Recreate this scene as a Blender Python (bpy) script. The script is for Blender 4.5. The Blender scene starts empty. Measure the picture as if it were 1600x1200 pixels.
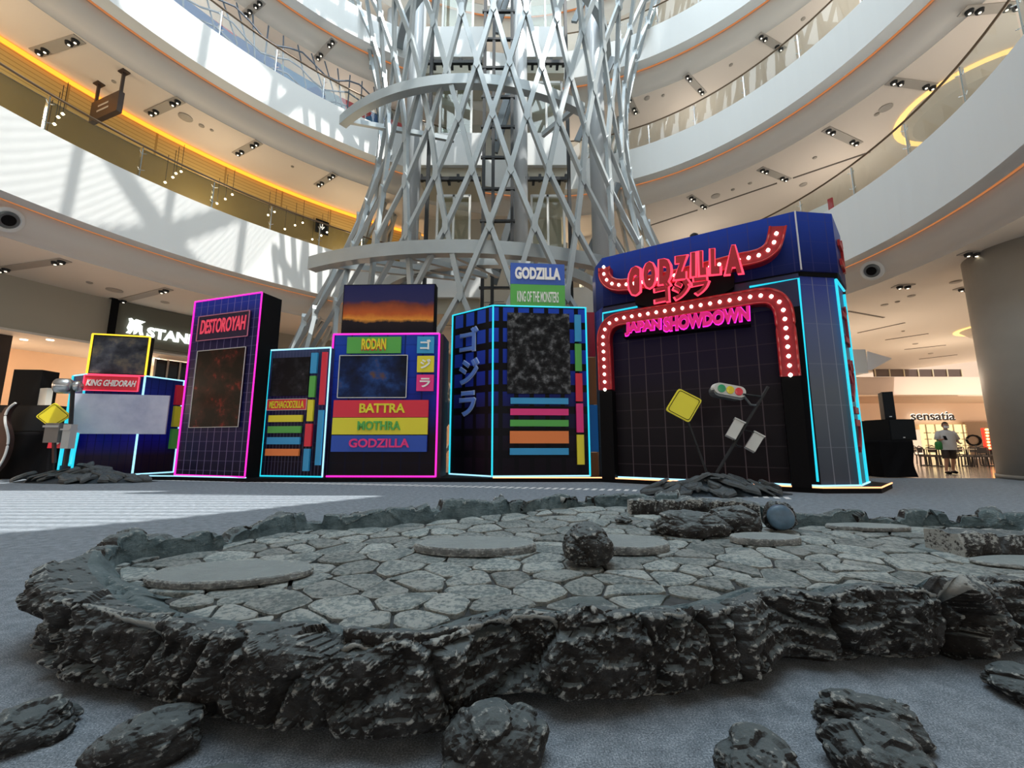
import bpy, bmesh, math, random
from mathutils import Vector, Matrix, noise
SC = bpy.context.scene
COL = SC.collection
PI = math.pi
random.seed(7)
TILT = math.radians(8.35)
FPX = 630.0
CAM_H = 1.0

# ------------------------------------------------------------ camera, sky, sun, exposure
cam_d = bpy.data.cameras.new('camera')
cam = bpy.data.objects.new('camera', cam_d)
COL.objects.link(cam)
cam_d.sensor_width = 36.0
cam_d.lens = 36.0 * FPX / 1600.0
cam_d.clip_end = 400
cam.location = (0, 0, CAM_H)
cam.rotation_euler = (PI / 2 + TILT, 0, 0)
SC.camera = cam
SC.view_settings.view_transform = 'Standard'
SC.view_settings.look = 'None'
SC.view_settings.gamma = 1.0
SC.view_settings.use_curve_mapping = False
SC.view_settings.exposure = 0.10

world = bpy.data.worlds.new('sky')
SC.world = world
world.use_nodes = True
bg = world.node_tree.nodes['Background']
bg.inputs[0].default_value = (0.80, 0.90, 1.0, 1)
bg.inputs[1].default_value = 0.85

SUN_DIR = Vector((-0.3226, 0.215, -1.0)).normalized()
def lamp(name, kind, loc, energy, color, direction=None, **kw):
    d = bpy.data.lights.new(name, kind)
    d.energy = energy
    d.color = color
    for k, v in kw.items():
        setattr(d, k, v)
    o = bpy.data.objects.new(name, d)
    o.location = loc
    if direction is not None:
        o.rotation_euler = Vector(direction).to_track_quat('-Z', 'Y').to_euler()
    COL.objects.link(o)
    return o
lamp('sun', 'SUN', (10, -7, 40), 9.2, (1.0, 0.95, 0.88), SUN_DIR, angle=0.006)
# daylight glow of the glazed roof
lamp('skylight_glow', 'AREA', (0, 6, 31.5), 5800, (0.80, 0.92, 1.0), (0, 0, -1), shape='DISK', size=22)

# ------------------------------------------------------------ survey helpers (camera ray -> real position)
CT, ST = math.cos(TILT), math.sin(TILT)
def ray(px, py):
    u = (px - 800) / FPX
    v = (600 - py) / FPX
    return Vector((u, CT - v * ST, ST + v * CT))
def atz(px, py, z):
    d = ray(px, py)
    k = (z - CAM_H) / d.z
    return Vector((d.x * k, d.y * k, z))
def aty(px, py, y):
    d = ray(px, py)
    k = y / d.y
    return Vector((d.x * k, y, CAM_H + d.z * k))

class Face:
    """a vertical plane through P and Q (Q to the right); s runs along it, z up, out toward the hall"""
    def __init__(self, P, Q):
        self.P = Vector((P[0], P[1], 0)); q = Vector((Q[0], Q[1], 0))
        self.e = (q - self.P).normalized(); self.L = (q - self.P).length
        self.n = Vector((self.e.y, -self.e.x, 0))
    def pt(self, s, z, out=0.0):
        return self.P + self.e * s + self.n * out + Vector((0, 0, z))
    def px(self, px, py, out=0.0):
        d = ray(px, py); c = Vector((0, 0, CAM_H))
        k = (self.P + self.n * out - c).dot(self.n) / d.dot(self.n)
        w = c + d * k
        return ((w - self.P).dot(self.e), w.z)

# ------------------------------------------------------------ materials
MATS = {}
def nd(nt, typ, **kw):
    n = nt.nodes.new(typ)
    for k, v in kw.items():
        setattr(n, k, v)
    return n
def mat(name, col=(0.5, 0.5, 0.5), rough=0.6, metal=0.0, emit=None, es=0.0, spec=None, noise_amt=0.0, nscale=8.0, bump=0.0, bscale=60.0):
    if name in MATS:
        return MATS[name]
    m = bpy.data.materials.new(name); m.use_nodes = True
    nt = m.node_tree; b = nt.nodes['Principled BSDF']
    b.inputs['Base Color'].default_value = (*col, 1)
    b.inputs['Roughness'].default_value = rough
    b.inputs['Metallic'].default_value = metal
    if spec is not None:
        b.inputs['Specular IOR Level'].default_value = spec
    if emit is not None:
        b.inputs['Emission Color'].default_value = (*emit, 1)
        b.inputs['Emission Strength'].default_value = es
    tc = nd(nt, 'ShaderNodeTexCoord')
    if noise_amt > 0:
        n = nd(nt, 'ShaderNodeTexNoise'); n.inputs['Scale'].default_value = nscale; n.inputs['Detail'].default_value = 5
        nt.links.new(tc.outputs['Object'], n.inputs['Vector'])
        r = nd(nt, 'ShaderNodeMapRange')
        r.inputs['From Min'].default_value = 0.3; r.inputs['From Max'].default_value = 0.7
        r.inputs['To Min'].default_value = 1 - noise_amt; r.inputs['To Max'].default_value = 1 + noise_amt
        nt.links.new(n.outputs['Fac'], r.inputs['Value'])
        mx = nd(nt, 'ShaderNodeVectorMath', operation='SCALE')
        mx.inputs[0].default_value = col
        nt.links.new(r.outputs[0], mx.inputs['Scale'])
        nt.links.new(mx.outputs[0], b.inputs['Base Color'])
    if bump > 0:
        n2 = nd(nt, 'ShaderNodeTexNoise'); n2.inputs['Scale'].default_value = bscale; n2.inputs['Detail'].default_value = 6
        nt.links.new(tc.outputs['Object'], n2.inputs['Vector'])
        bp = nd(nt, 'ShaderNodeBump'); bp.inputs['Strength'].default_value = bump; bp.inputs['Distance'].default_value = 0.02
        nt.links.new(n2.outputs['Fac'], bp.inputs['Height'])
        nt.links.new(bp.outputs[0], b.inputs['Normal'])
    MATS[name] = m
    return m
def emis(name, col, strength, base=None):
    return mat(name, base or tuple(c * 0.4 for c in col), 0.4, emit=col, es=strength)
def ramp(nt, stops, interp='LINEAR'):
    r = nd(nt, 'ShaderNodeValToRGB'); cr = r.color_ramp; cr.interpolation = interp
    while len(cr.elements) < len(stops):
        cr.elements.new(0.5)
    for e, (p, c) in zip(cr.elements, stops):
        e.position = p; e.color = (*c, 1)
    return r
def math_n(nt, op, a, b=None, c=None):
    n = nd(nt, 'ShaderNodeMath', operation=op)
    for i, v in enumerate((a, b, c)):
        if v is None: continue
        if isinstance(v, (int, float)): n.inputs[i].default_value = v
        else: nt.links.new(v, n.inputs[i])
    return n.outputs[0]
def mixc(nt, fac, a, b):
    n = nd(nt, 'ShaderNodeMix', data_type='RGBA')
    for i, v in ((0, fac), (6, a), (7, b)):
        if isinstance(v, (int, float)): n.inputs[i].default_value = v
        elif isinstance(v, tuple): n.inputs[i].default_value = (*v, 1)
        else: nt.links.new(v, n.inputs[i])
    return n.outputs[2]
def grid_mat(name, gx, gz, lw, line, stops, zmax, kind='line', rough=0.35):
    """printed vinyl: fine grid over a top-to-bottom colour run; UV is in metres (perimeter, height)"""
    if name in MATS: return MATS[name]
    m = bpy.data.materials.new(name); m.use_nodes = True; nt = m.node_tree; b = nt.nodes['Principled BSDF']
    b.inputs['Roughness'].default_value = rough; b.inputs['Specular IOR Level'].default_value = 0.12
    uv = nd(nt, 'ShaderNodeUVMap'); sp = nd(nt, 'ShaderNodeSeparateXYZ'); nt.links.new(uv.outputs[0], sp.inputs[0])
    zz = math_n(nt, 'DIVIDE', sp.outputs[1], zmax)
    r = ramp(nt, stops); nt.links.new(zz, r.inputs[0])
    fx = math_n(nt, 'FRACT', math_n(nt, 'DIVIDE', sp.outputs[0], gx))
    fz = math_n(nt, 'FRACT', math_n(nt, 'DIVIDE', sp.outputs[1], gz))
    if kind == 'line':
        a = math_n(nt, 'LESS_THAN', fx, lw / gx); c = math_n(nt, 'LESS_THAN', fz, lw / gz)
        f = math_n(nt, 'MAXIMUM', a, math_n(nt, 'MULTIPLY', c, 0.35))
        f = math_n(nt, 'MULTIPLY', f, 0.6)
        col = mixc(nt, f, r.outputs[0], line)
    else:   # windows
        a = math_n(nt, 'GREATER_THAN', fx, 0.28); c = math_n(nt, 'GREATER_THAN', fz, 0.34)
        f = math_n(nt, 'MULTIPLY', a, c)
        col = mixc(nt, f, line, r.outputs[0])
    nt.links.new(col, b.inputs['Base Color'])
    MATS[name] = m
    return m

WHITE = mat('white_paint', (0.66, 0.69, 0.69), 0.55, bump=0.02, bscale=3)
SOFFIT = mat('soffit_paint', (0.50, 0.47, 0.43), 0.7)
COVE = mat('cove_paint', (0.66, 0.63, 0.58), 0.7)
CEIL = mat('ceiling_paint', (0.66, 0.59, 0.52), 0.8)
GCEIL = mat('ground_ceiling_paint', (0.66, 0.62, 0.56), 0.8)
WALLB = mat('beige_wall_paint', (0.52, 0.47, 0.40), 0.8)
STEEL = mat('painted_steel', (0.33, 0.375, 0.395), 0.38, 0.25, noise_amt=0.06, nscale=1.5)
STEELD = mat('grey_steel', (0.13, 0.15, 0.16), 0.4, 0.4)
BLACKM = mat('black_metal', (0.016, 0.018, 0.02), 0.5, 0.0, spec=0.3)
BLACK = mat('matt_black', (0.005, 0.005, 0.006), 0.7, spec=0.1)
CHROME = mat('chrome', (0.75, 0.76, 0.78), 0.15, 1.0)
BRONZE = mat('bronze_rail', (0.16, 0.115, 0.075), 0.35, 0.6)
ORANGE_GLOW = emis('warm_cove_light', (1.0, 0.42, 0.16), 0.33)
AMBER_GLOW = emis('amber_led_strip', (1.0, 0.36, 0.03), 1.7)
CYAN = emis('cyan_neon', (0.02, 0.62, 0.80), 1.0)
PALE = emis('pale_blue_neon', (0.38, 0.78, 1.0), 1.15)
MAGENTA = emis('magenta_neon', (1.0, 0.02, 0.55), 1.15)
YNEON = emis('yellow_neon', (1.0, 0.68, 0.04), 1.2)
RNEON = emis('red_neon', (1.0, 0.06, 0.14), 1.2)
ONEON = emis('orange_neon', (1.0, 0.42, 0.18), 2.0)
BULB = emis('warm_bulb', (1.0, 0.93, 0.78), 4.0)
SPOT = emis('spot_lens', (1.0, 0.9, 0.7), 3.0)
REDP = mat('red_lacquer', (0.42, 0.008, 0.012), 0.35)

def glass_mat():
    m = bpy.data.materials.new('balustrade_glass'); m.use_nodes = True; nt = m.node_tree
    nt.nodes.remove(nt.nodes['Principled BSDF'])
    out = nt.nodes['Material Output']
    t = nd(nt, 'ShaderNodeBsdfTransparent'); t.inputs[0].default_value = (0.86, 0.91, 0.88, 1)
    g = nd(nt, 'ShaderNodeBsdfGlossy'); g.inputs['Roughness'].default_value = 0.02
    ge = nd(nt, 'ShaderNodeNewGeometry'); dt = nd(nt, 'ShaderNodeVectorMath', operation='DOT_PRODUCT'); nt.links.new(ge.outputs['Incoming'], dt.inputs[0]); nt.links.new(ge.outputs['Normal'], dt.inputs[1])
    ca = math_n(nt, 'SUBTRACT', 1.0, math_n(nt, 'ABSOLUTE', dt.outputs['Value']))
    mx = nd(nt, 'ShaderNodeMixShader')
    fk_ = math_n(nt, 'ADD', 0.05, math_n(nt, 'MULTIPLY', math_n(nt, 'POWER', ca, 4.0), 0.7)); nt.links.new(fk_, mx.inputs[0]); nt.links.new(t.outputs[0], mx.inputs[1]); nt.links.new(g.outputs[0], mx.inputs[2])
    nt.links.new(mx.outputs[0], out.inputs[0])
    return m
GLASS = glass_mat()

def carpet_mat():
    m = bpy.data.materials.new('blue_grey_carpet'); m.use_nodes = True; nt = m.node_tree; b = nt.nodes['Principled BSDF']
    tc = nd(nt, 'ShaderNodeTexCoord')
    n = nd(nt, 'ShaderNodeTexNoise'); n.inputs['Scale'].default_value = 160; n.inputs['Detail'].default_value = 4; n.inputs['Roughness'].default_value = 0.75
    n2 = nd(nt, 'ShaderNodeTexNoise'); n2.inputs['Scale'].default_value = 14; n2.inputs['Detail'].default_value = 4
    for q in (n, n2): nt.links.new(tc.outputs['Object'], q.inputs['Vector'])
    v = math_n(nt, 'ADD', math_n(nt, 'MULTIPLY', n.outputs[0], 0.8), math_n(nt, 'MULTIPLY', n2.outputs[0], 0.2))
    r = ramp(nt, [(0.33, (0.045, 0.056, 0.070)), (0.50, (0.155, 0.185, 0.215)), (0.68, (0.40, 0.45, 0.50))])
    nt.links.new(v, r.inputs[0]); nt.links.new(r.outputs[0], b.inputs['Base Color'])
    b.inputs['Roughness'].default_value = 0.95; b.inputs['Specular IOR Level'].default_value = 0.15
    bp = nd(nt, 'ShaderNodeBump'); bp.inputs['Strength'].default_value = 0.5; bp.inputs['Distance'].default_value = 0.004
    nt.links.new(n.outputs[0], bp.inputs['Height']); nt.links.new(bp.outputs[0], b.inputs['Normal'])
    return m
def rock_mat(name, lo, hi, brown, white_amt, top_col, topf=0.85, vary=0):
    m = bpy.data.materials.new(name); m.use_nodes = True; nt = m.node_tree; b = nt.nodes['Principled BSDF']
    tc = nd(nt, 'ShaderNodeTexCoord'); geo = nd(nt, 'ShaderNodeNewGeometry')
    n = nd(nt, 'ShaderNodeTexNoise'); n.inputs['Scale'].default_value = 9; n.inputs['Detail'].default_value = 8; n.inputs['Roughness'].default_value = 0.65
    nt.links.new(tc.outputs['Object'], n.inputs['Vector'])
    r = ramp(nt, [(0.32, lo), (0.48, brown), (0.66, hi)]); nt.links.new(n.outputs[0], r.inputs[0])
    # second tint on faces that look up
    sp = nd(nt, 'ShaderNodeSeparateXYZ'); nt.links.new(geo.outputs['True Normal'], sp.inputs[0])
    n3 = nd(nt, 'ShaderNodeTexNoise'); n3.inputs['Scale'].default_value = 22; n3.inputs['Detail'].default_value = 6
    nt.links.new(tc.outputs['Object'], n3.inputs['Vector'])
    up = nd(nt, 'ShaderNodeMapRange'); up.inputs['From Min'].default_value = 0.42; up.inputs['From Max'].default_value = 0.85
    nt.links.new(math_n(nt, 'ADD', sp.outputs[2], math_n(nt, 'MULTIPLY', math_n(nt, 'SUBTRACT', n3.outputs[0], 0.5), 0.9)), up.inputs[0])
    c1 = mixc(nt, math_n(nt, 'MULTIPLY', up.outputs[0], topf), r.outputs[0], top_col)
    # white dry-brushed paint on the sharp ridges
    n4 = nd(nt, 'ShaderNodeTexNoise'); n4.inputs['Scale'].default_value = 38; n4.inputs['Detail'].default_value = 8; n4.inputs['Roughness'].default_value = 0.7
    mp = nd(nt, 'ShaderNodeMapping'); mp.inputs['Scale'].default_value = (1, 1, 1.6)
    nt.links.new(tc.outputs['Object'], mp.inputs[0]); nt.links.new(mp.outputs[0], n4.inputs['Vector'])
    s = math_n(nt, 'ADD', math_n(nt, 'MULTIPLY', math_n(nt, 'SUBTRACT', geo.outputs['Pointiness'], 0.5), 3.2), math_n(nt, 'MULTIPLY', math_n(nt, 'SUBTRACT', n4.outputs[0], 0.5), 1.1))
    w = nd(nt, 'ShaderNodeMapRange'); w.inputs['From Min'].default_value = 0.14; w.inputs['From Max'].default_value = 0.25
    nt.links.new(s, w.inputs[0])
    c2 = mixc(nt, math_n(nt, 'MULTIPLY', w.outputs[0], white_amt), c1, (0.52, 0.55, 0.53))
    if vary:
        oi = nd(nt, 'ShaderNodeObjectInfo'); mr = nd(nt, 'ShaderNodeMapRange'); mr.inputs['To Min'].default_value = 1 - vary; mr.inputs['To Max'].default_value = 1 + vary
        nt.links.new(oi.outputs['Random'], mr.inputs['Value']); sc_ = nd(nt, 'ShaderNodeVectorMath', operation='SCALE'); nt.links.new(c2, sc_.inputs[0]); nt.links.new(mr.outputs[0], sc_.inputs['Scale']); c2 = sc_.outputs[0]
    nt.links.new(c2, b.inputs['Base Color'])
    b.inputs['Roughness'].default_value = 0.62; b.inputs['Specular IOR Level'].default_value = 0.28
    bp = nd(nt, 'ShaderNodeBump'); bp.inputs['Strength'].default_value = 1.0; bp.inputs['Distance'].default_value = 0.022
    nt.links.new(n4.outputs[0], bp.inputs['Height']); nt.links.new(bp.outputs[0], b.inputs['Normal'])
    return m
CARPET = carpet_mat()
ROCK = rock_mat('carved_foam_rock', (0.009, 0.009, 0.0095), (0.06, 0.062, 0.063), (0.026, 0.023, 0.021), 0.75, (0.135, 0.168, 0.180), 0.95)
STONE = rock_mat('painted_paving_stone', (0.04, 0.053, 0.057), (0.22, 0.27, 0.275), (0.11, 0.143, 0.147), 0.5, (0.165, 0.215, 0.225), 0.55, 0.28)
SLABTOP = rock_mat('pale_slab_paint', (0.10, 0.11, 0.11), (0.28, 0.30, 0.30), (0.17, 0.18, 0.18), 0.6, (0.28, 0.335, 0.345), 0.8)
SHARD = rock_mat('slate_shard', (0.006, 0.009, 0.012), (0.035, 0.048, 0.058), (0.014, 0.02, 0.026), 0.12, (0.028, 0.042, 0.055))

# ------------------------------------------------------------ mesh helpers
class MB:
    def __init__(self):
        self.v = []; self.f = []; self.uv = []
    def add(self, vs, fs, uvs=None):
        n = len(self.v); self.v += [tuple(p) for p in vs]
        for i, f in enumerate(fs):
            self.f.append(tuple(n + k for k in f))
            self.uv.append(uvs[i] if uvs else None)
        return self
    def box(self, c, sx, sy, sz, X=Vector((1, 0, 0)), Y=Vector((0, 1, 0)), Z=Vector((0, 0, 1))):
        c = Vector(c); vs = []
        for a, b_, d in ((-1,-1,-1),(1,-1,-1),(1,1,-1),(-1,1,-1),(-1,-1,1),(1,-1,1),(1,1,1),(-1,1,1)):
            vs.append(c + X * a * sx / 2 + Y * b_ * sy / 2 + Z * d * sz / 2)
        return self.add(vs, [(0,3,2,1),(4,5,6,7),(0,1,5,4),(1,2,6,5),(2,3,7,6),(3,0,4,7)])
    def beam(self, a, b, w, h=None, up=Vector((0, 0, 1))):
        a = Vector(a); b = Vector(b); h = h or w
        Z = (b - a); L = Z.length; Z.normalize()
        X = up.cross(Z)
        if X.length < 1e-4: X = Vector((1, 0, 0)).cross(Z)
        X.normalize(); Y = Z.cross(X)
        return self.box((a + b) / 2, w, h, L, X, Y, Z)
    def tube(self, pts, r, n=8, closed=False, r2=None):
        pts = [Vector(p) for p in pts]; m = len(pts); vs = []; fs = []
        for i, p in enumerate(pts):
            if closed: T = pts[(i + 1) % m] - pts[i - 1]
            else: T = pts[min(i + 1, m - 1)] - pts[max(i - 1, 0)]
            T.normalize()
            X = T.cross(Vector((0, 0, 1)))
            if X.length < 1e-3: X = Vector((1, 0, 0))
            X.normalize(); Y = T.cross(X)
            rr = r if r2 is None else r + (r2 - r) * i / max(1, m - 1)
            for k in range(n):
                a = 2 * PI * k / n
                vs.append(p + X * math.cos(a) * rr + Y * math.sin(a) * rr)
        for i in range(m if closed else m - 1):
            for k in range(n):
                j = (i + 1) % m
                fs.append((i * n + k, i * n + (k + 1) % n, j * n + (k + 1) % n, j * n + k))
        if not closed:
            fs.append(tuple(range(n))[::-1]); fs.append(tuple((m - 1) * n + k for k in range(n)))
        return self.add(vs, fs)
    def lathe(self, c, prof, n=20, axis=Vector((0, 0, 1))):
        c = Vector(c); axis = axis.normalized(); X = axis.orthogonal().normalized(); Y = axis.cross(X)
        vs = []; fs = []
        for (r, z) in prof:
            for k in range(n):
                a = 2 * PI * k / n
                vs.append(c + axis * z + X * math.cos(a) * r + Y * math.sin(a) * r)
        for i in range(len(prof) - 1):
            for k in range(n):
                fs.append((i * n + k, i * n + (k + 1) % n, (i + 1) * n + (k + 1) % n, (i + 1) * n + k))
        fs.append(tuple(range(n))[::-1]); fs.append(tuple((len(prof) - 1) * n + k for k in range(n)))
        return self.add(vs, fs)
    def slab(self, poly, thick):
        """poly: planar 3D points; thick: vector"""
        n = len(poly); t = Vector(thick); vs = [Vector(p) for p in poly] + [Vector(p) + t for p in poly]
        fs = [tuple(range(n))[::-1], tuple(range(n, 2 * n))] + [(i, (i + 1) % n, n + (i + 1) % n, n + i) for i in range(n)]
        return self.add(vs, fs)
    def prism(self, plan, z0, z1, close=True):
        """vertical prism with metric UVs along its perimeter"""
        n = len(plan); s = [0.0]
        for i in range(n):
            s.append(s[-1] + (Vector(plan[(i + 1) % n][:2]) - Vector(plan[i][:2])).length)
        vs = [(p[0], p[1], z0) for p in plan] + [(p[0], p[1], z1) for p in plan]
        fs = []; uvs = []
        for i in range(n):
            j = (i + 1) % n
            fs.append((i, j, n + j, n + i)); uvs.append([(s[i], z0), (s[i + 1], z0), (s[i + 1], z1), (s[i], z1)])
        fs.append(tuple(range(n))[::-1]); uvs.append([(0, z0)] * n)
        fs.append(tuple(range(n, 2 * n))); uvs.append([(0, z1)] * n)
        return self.add(vs, fs, uvs)
    def mesh(self, name, m=None, smooth=False, origin=(0, 0, 0), fix=True):
        me = bpy.data.meshes.new(name); o = Vector(origin)
        me.from_pydata([(v[0] - o.x, v[1] - o.y, v[2] - o.z) for v in self.v], [], self.f)
        if any(u is not None for u in self.uv):
            uvl = me.uv_layers.new(name='UVMap'); k = 0
            for fi, f in enumerate(self.f):
                u = self.uv[fi]
                for q in range(len(f)):
                    if u: uvl.data[k].uv = u[q]
                    k += 1
        if fix:
            b = bmesh.new(); b.from_mesh(me); bmesh.ops.recalc_face_normals(b, faces=b.faces); b.to_mesh(me); b.free()
        if m: me.materials.append(m)
        if smooth:
            for p in me.polygons: p.use_smooth = True
        me.update()
        return me

def origin_of(p):
    o = Vector((0, 0, 0))
    while p is not None:
        o = o + p.location; p = p.parent
    return o
def tag(o, label=None, cat=None, group=None, kind=None):
    for k, v in (('label', label), ('category', cat), ('group', group), ('kind', kind)):
        if v: o[k] = v
    return o
def thing(name, loc, label, cat, group=None):
    o = bpy.data.objects.new(name, None); o.empty_display_size = 0.2
    o.location = loc; COL.objects.link(o)
    return tag(o, label, cat, group)
def obj(name, mb, m, parent=None, smooth=False, label=None, loc=None, kind=None, fix=True):
    """mesh built in world coordinates, stored relative to its parent (or to loc)"""
    org = origin_of(parent) if parent else Vector(loc or (0, 0, 0))
    me = mb.mesh(name, m, smooth, org, fix) if isinstance(mb, MB) else mb
    o = bpy.data.objects.new(name, me); COL.objects.link(o)
    if parent: o.parent = parent
    else: o.location = org
    if label: o['label'] = label
    if kind: o['kind'] = kind
    return o
def inst(name, me, loc, parent=None, rot=None, scale=None, label=None):
    o = bpy.data.objects.new(name, me); COL.objects.link(o)
    o.location = Vector(loc) - (origin_of(parent) if parent else Vector((0, 0, 0)))
    if rot is not None: o.rotation_euler = rot
    if scale is not None: o.scale = scale
    if parent: o.parent = parent
    if label: o['label'] = label
    return o
def struct(name, mb, m, smooth=False, label=None, fix=True):
    return tag(obj(name, mb, m, None, smooth, fix=fix), label, None, None, 'structure')
def copy_tree(o, parent=None):
    c = o.copy(); COL.objects.link(c); c.parent = parent
    for ch in [x for x in bpy.data.objects if x.parent == o]: copy_tree(ch, c)
    return c

TXT = {}
def glyphs(body, bold=0.0, ext=0.5, shear=0.0, space=1.0):
    key = (body, bold, ext, shear, space)
    if key in TXT: return TXT[key]
    c = bpy.data.curves.new('t', 'FONT'); c.body = body; c.offset = bold; c.extrude = ext; c.shear = shear; c.space_character = space
    c.resolution_u = 3
    o = bpy.data.objects.new('t', c); COL.objects.link(o)
    dg = bpy.context.evaluated_depsgraph_get(); dg.update()
    me = bpy.data.meshes.new_from_object(o.evaluated_get(dg))
    vs = [v.co.copy() for v in me.vertices]; fs = [tuple(p.vertices) for p in me.polygons]
    bpy.data.objects.remove(o); bpy.data.curves.remove(c); bpy.data.meshes.remove(me)
    x0 = min(v.x for v in vs); x1 = max(v.x for v in vs); y0 = min(v.y for v in vs); y1 = max(v.y for v in vs)
    TXT[key] = ([((v.x - x0) / (x1 - x0), (v.y - y0) / (y1 - y0), v.z / ext if ext else 0) for v in vs], fs)
    return TXT[key]
def write(name, body, face, s0, s1, z0, z1, out, depth, m, parent, bold=0.0, shear=0.0, slope=(0.0, 0.0), grow=0.0, label=None, space=1.0):
    """lettering raised from a face, filling the box s0..s1, z0..z1; slope lifts the right end of bottom/top"""
    vs, fs = glyphs(body, bold, 0.5, shear, space)
    s0 -= grow; s1 += grow; z0 -= grow; z1 += grow
    mb = MB(); P = []
    for x, y, z in vs:
        zb = z0 + slope[0] * x; zt = z1 + slope[1] * x
        P.append(face.pt(s0 + (s1 - s0) * x, zb + (zt - zb) * y, out + depth * (z + 1) / 2))
    mb.add(P, fs)
    return obj(name, mb, m, parent, label=label)
def board(name, face, s0, s1, z0, z1, out, depth, m, parent, label=None):
    mb = MB().slab([face.pt(s0, z0, out), face.pt(s1, z0, out), face.pt(s1, z1, out), face.pt(s0, z1, out)], face.n * depth)
    n = 4
    uvs = [[(s0, z0), (s1, z0), (s1, z1), (s0, z1)][::-1], [(s0, z0), (s1, z0), (s1, z1), (s0, z1)]] + [[(s0, z0)] * 4] * 4
    mb.uv = uvs
    return obj(name, mb, m, parent, label=label)
def frame4(face, s0, s1, z0, z1, out, r, m, name, parent):
    mb = MB()
    P = [face.pt(s0, z0, out), face.pt(s1, z0, out), face.pt(s1, z1, out), face.pt(s0, z1, out)]
    for i in range(4): mb.beam(P[i], P[(i + 1) % 4], r)
    return obj(name, mb, m, parent)
def quad_px(face, x0, y0, x1, y1, x2, y2, x3, y3, out=0.0):
    """local box from four picture corners tl, tr, br, bl measured on the face"""
    a = face.px(x0, y0, out); b = face.px(x1, y1, out); c = face.px(x2, y2, out); d = face.px(x3, y3, out)
    return ((a[0] + d[0]) / 2, (b[0] + c[0]) / 2, (c[1] + d[1]) / 2, (a[1] + b[1]) / 2)

# ------------------------------------------------------------ the atrium shell
LV = {  # plan curve of each gallery edge: centre, harmonics; bottom / top of its white parapet
    'a': ((0.0, 8.9), (12.06, -0.85, 0.329, 0.165, 1.603), 7.35, 9.5),
    'b': ((0.2, 7.2), (11.88, -0.666, -0.19, 0.148, 0.992), 13.7, 15.3),
    'c': ((0.2, 7.2), (11.957, 0.036, -0.292, 0.64, 0.193), 19.4, 21.0),
    'd': ((0.2, 7.2), (12.6, 0.0, 0.0, 0.0, 0.0), 25.8, 27.5)}
def rad(l, t):
    h = LV[l][1]
    return h[0] + h[1] * math.cos(t) + h[2] * math.sin(t) + h[3] * math.cos(2 * t) + h[4] * math.sin(2 * t)
def lp(l, t, dr, z):
    c = LV[l][0]; r = rad(l, t) + dr
    return Vector((c[0] + r * math.cos(t), c[1] + r * math.sin(t), z))
def ring(l, prof, n=180, t0=0.0, t1=2 * PI, rfix=None):
    """sweep an open profile [(dr,z)...] round the gallery edge"""
    full = abs(t1 - t0 - 2 * PI) < 1e-6; m = len(prof); mb = MB(); vs = []; fs = []; uvs = []
    cnt = n if full else n + 1
    for i in range(cnt):
        t = t0 + (t1 - t0) * i / n
        for dr, z in prof: vs.append(lp(l, t, dr, z))
    for i in range(n):
        j = (i + 1) % cnt
        for k in range(m - 1):
            fs.append((i * m + k, j * m + k, j * m + k + 1, i * m + k + 1))
            s0 = i * 0.45; s1 = (i + 1) * 0.45
            uvs.append([(s0, prof[k][1]), (s1, prof[k][1]), (s1, prof[k + 1][1]), (s0, prof[k + 1][1])])
    return mb.add(vs, fs, uvs)
def theta(l, p):
    c = LV[l][0]; return math.atan2(p.y - c[1], p.x - c[0])
UPPER = {'a': 'b', 'b': 'c', 'c': 'd'}
for l in 'abcd':
    zb, zt = LV[l][2], LV[l][3]
    struct('balcony_parapet', ring(l, [(0.5, zb), (0.0, zb), (0.0, zt), (0.22, zt), (0.22, zt - 0.2), (16, zt - 0.2)]), WHITE, label='curved white balcony parapet of an upper gallery')
    struct('parapet_soffit', ring(l, [(0.5, zb), (0.52, zb + 0.12), (0.62, zb + 0.12), (0.64, zb)]), SOFFIT)
    struct('parapet_cove', ring(l, [(0.64, zb), (0.66, zb - 0.18), (0.78, zb - 0.42), (1.0, zb - 0.62), (1.25, zb - 0.72), (1.25, zb - 0.75)]), COVE, True)
    z = zb - 0.75
    struct('ceiling', ring(l, [(1.25, z), (7, z), (16 if l != 'a' else 24, z)]), GCEIL if l == 'a' else CEIL)
    tag(obj('cove_light', ring(l, [(0.535, zb + 0.0), (0.535, zb + 0.05), (0.60, zb + 0.05), (0.60, zb + 0.0)]), ORANGE_GLOW), {
        'a': 'orange light line under the lowest white balcony', 'b': 'orange light line under the second white balcony',
        'c': 'orange light line under the third white balcony', 'd': 'orange light line under the highest balcony'}[l], 'cove light', 'orange light lines under the balconies')
# gallery rear walls: amber slatted on the left of the first gallery, beige elsewhere
def slat_mat():
    m = bpy.data.materials.new('amber_slatted_wall'); m.use_nodes = True; nt = m.node_tree; b = nt.nodes['Principled BSDF']
    uv = nd(nt, 'ShaderNodeUVMap'); sp = nd(nt, 'ShaderNodeSeparateXYZ'); nt.links.new(uv.outputs[0], sp.inputs[0])
    fx = math_n(nt, 'LESS_THAN', math_n(nt, 'FRACT', math_n(nt, 'DIVIDE', sp.outputs[1], 0.15)), 0.16)
    fy = math_n(nt, 'LESS_THAN', math_n(nt, 'FRACT', math_n(nt, 'DIVIDE', sp.outputs[0], 2.25)), 0.03)
    c = mixc(nt, math_n(nt, 'MAXIMUM', fx, fy), (0.52, 0.36, 0.12), (0.30, 0.19, 0.05))
    nt.links.new(c, b.inputs['Base Color']); b.inputs['Roughness'].default_value = 0.6
    return m
SLAT = slat_mat()
DARKSHOP = mat('dark_shop_glass', (0.05, 0.045, 0.035), 0.15)
OLIVE = mat('olive_brown_wall', (0.17, 0.125, 0.04), 0.5)
def tof(l, px, py, z): return theta(l, atz(px, py, z))
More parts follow.
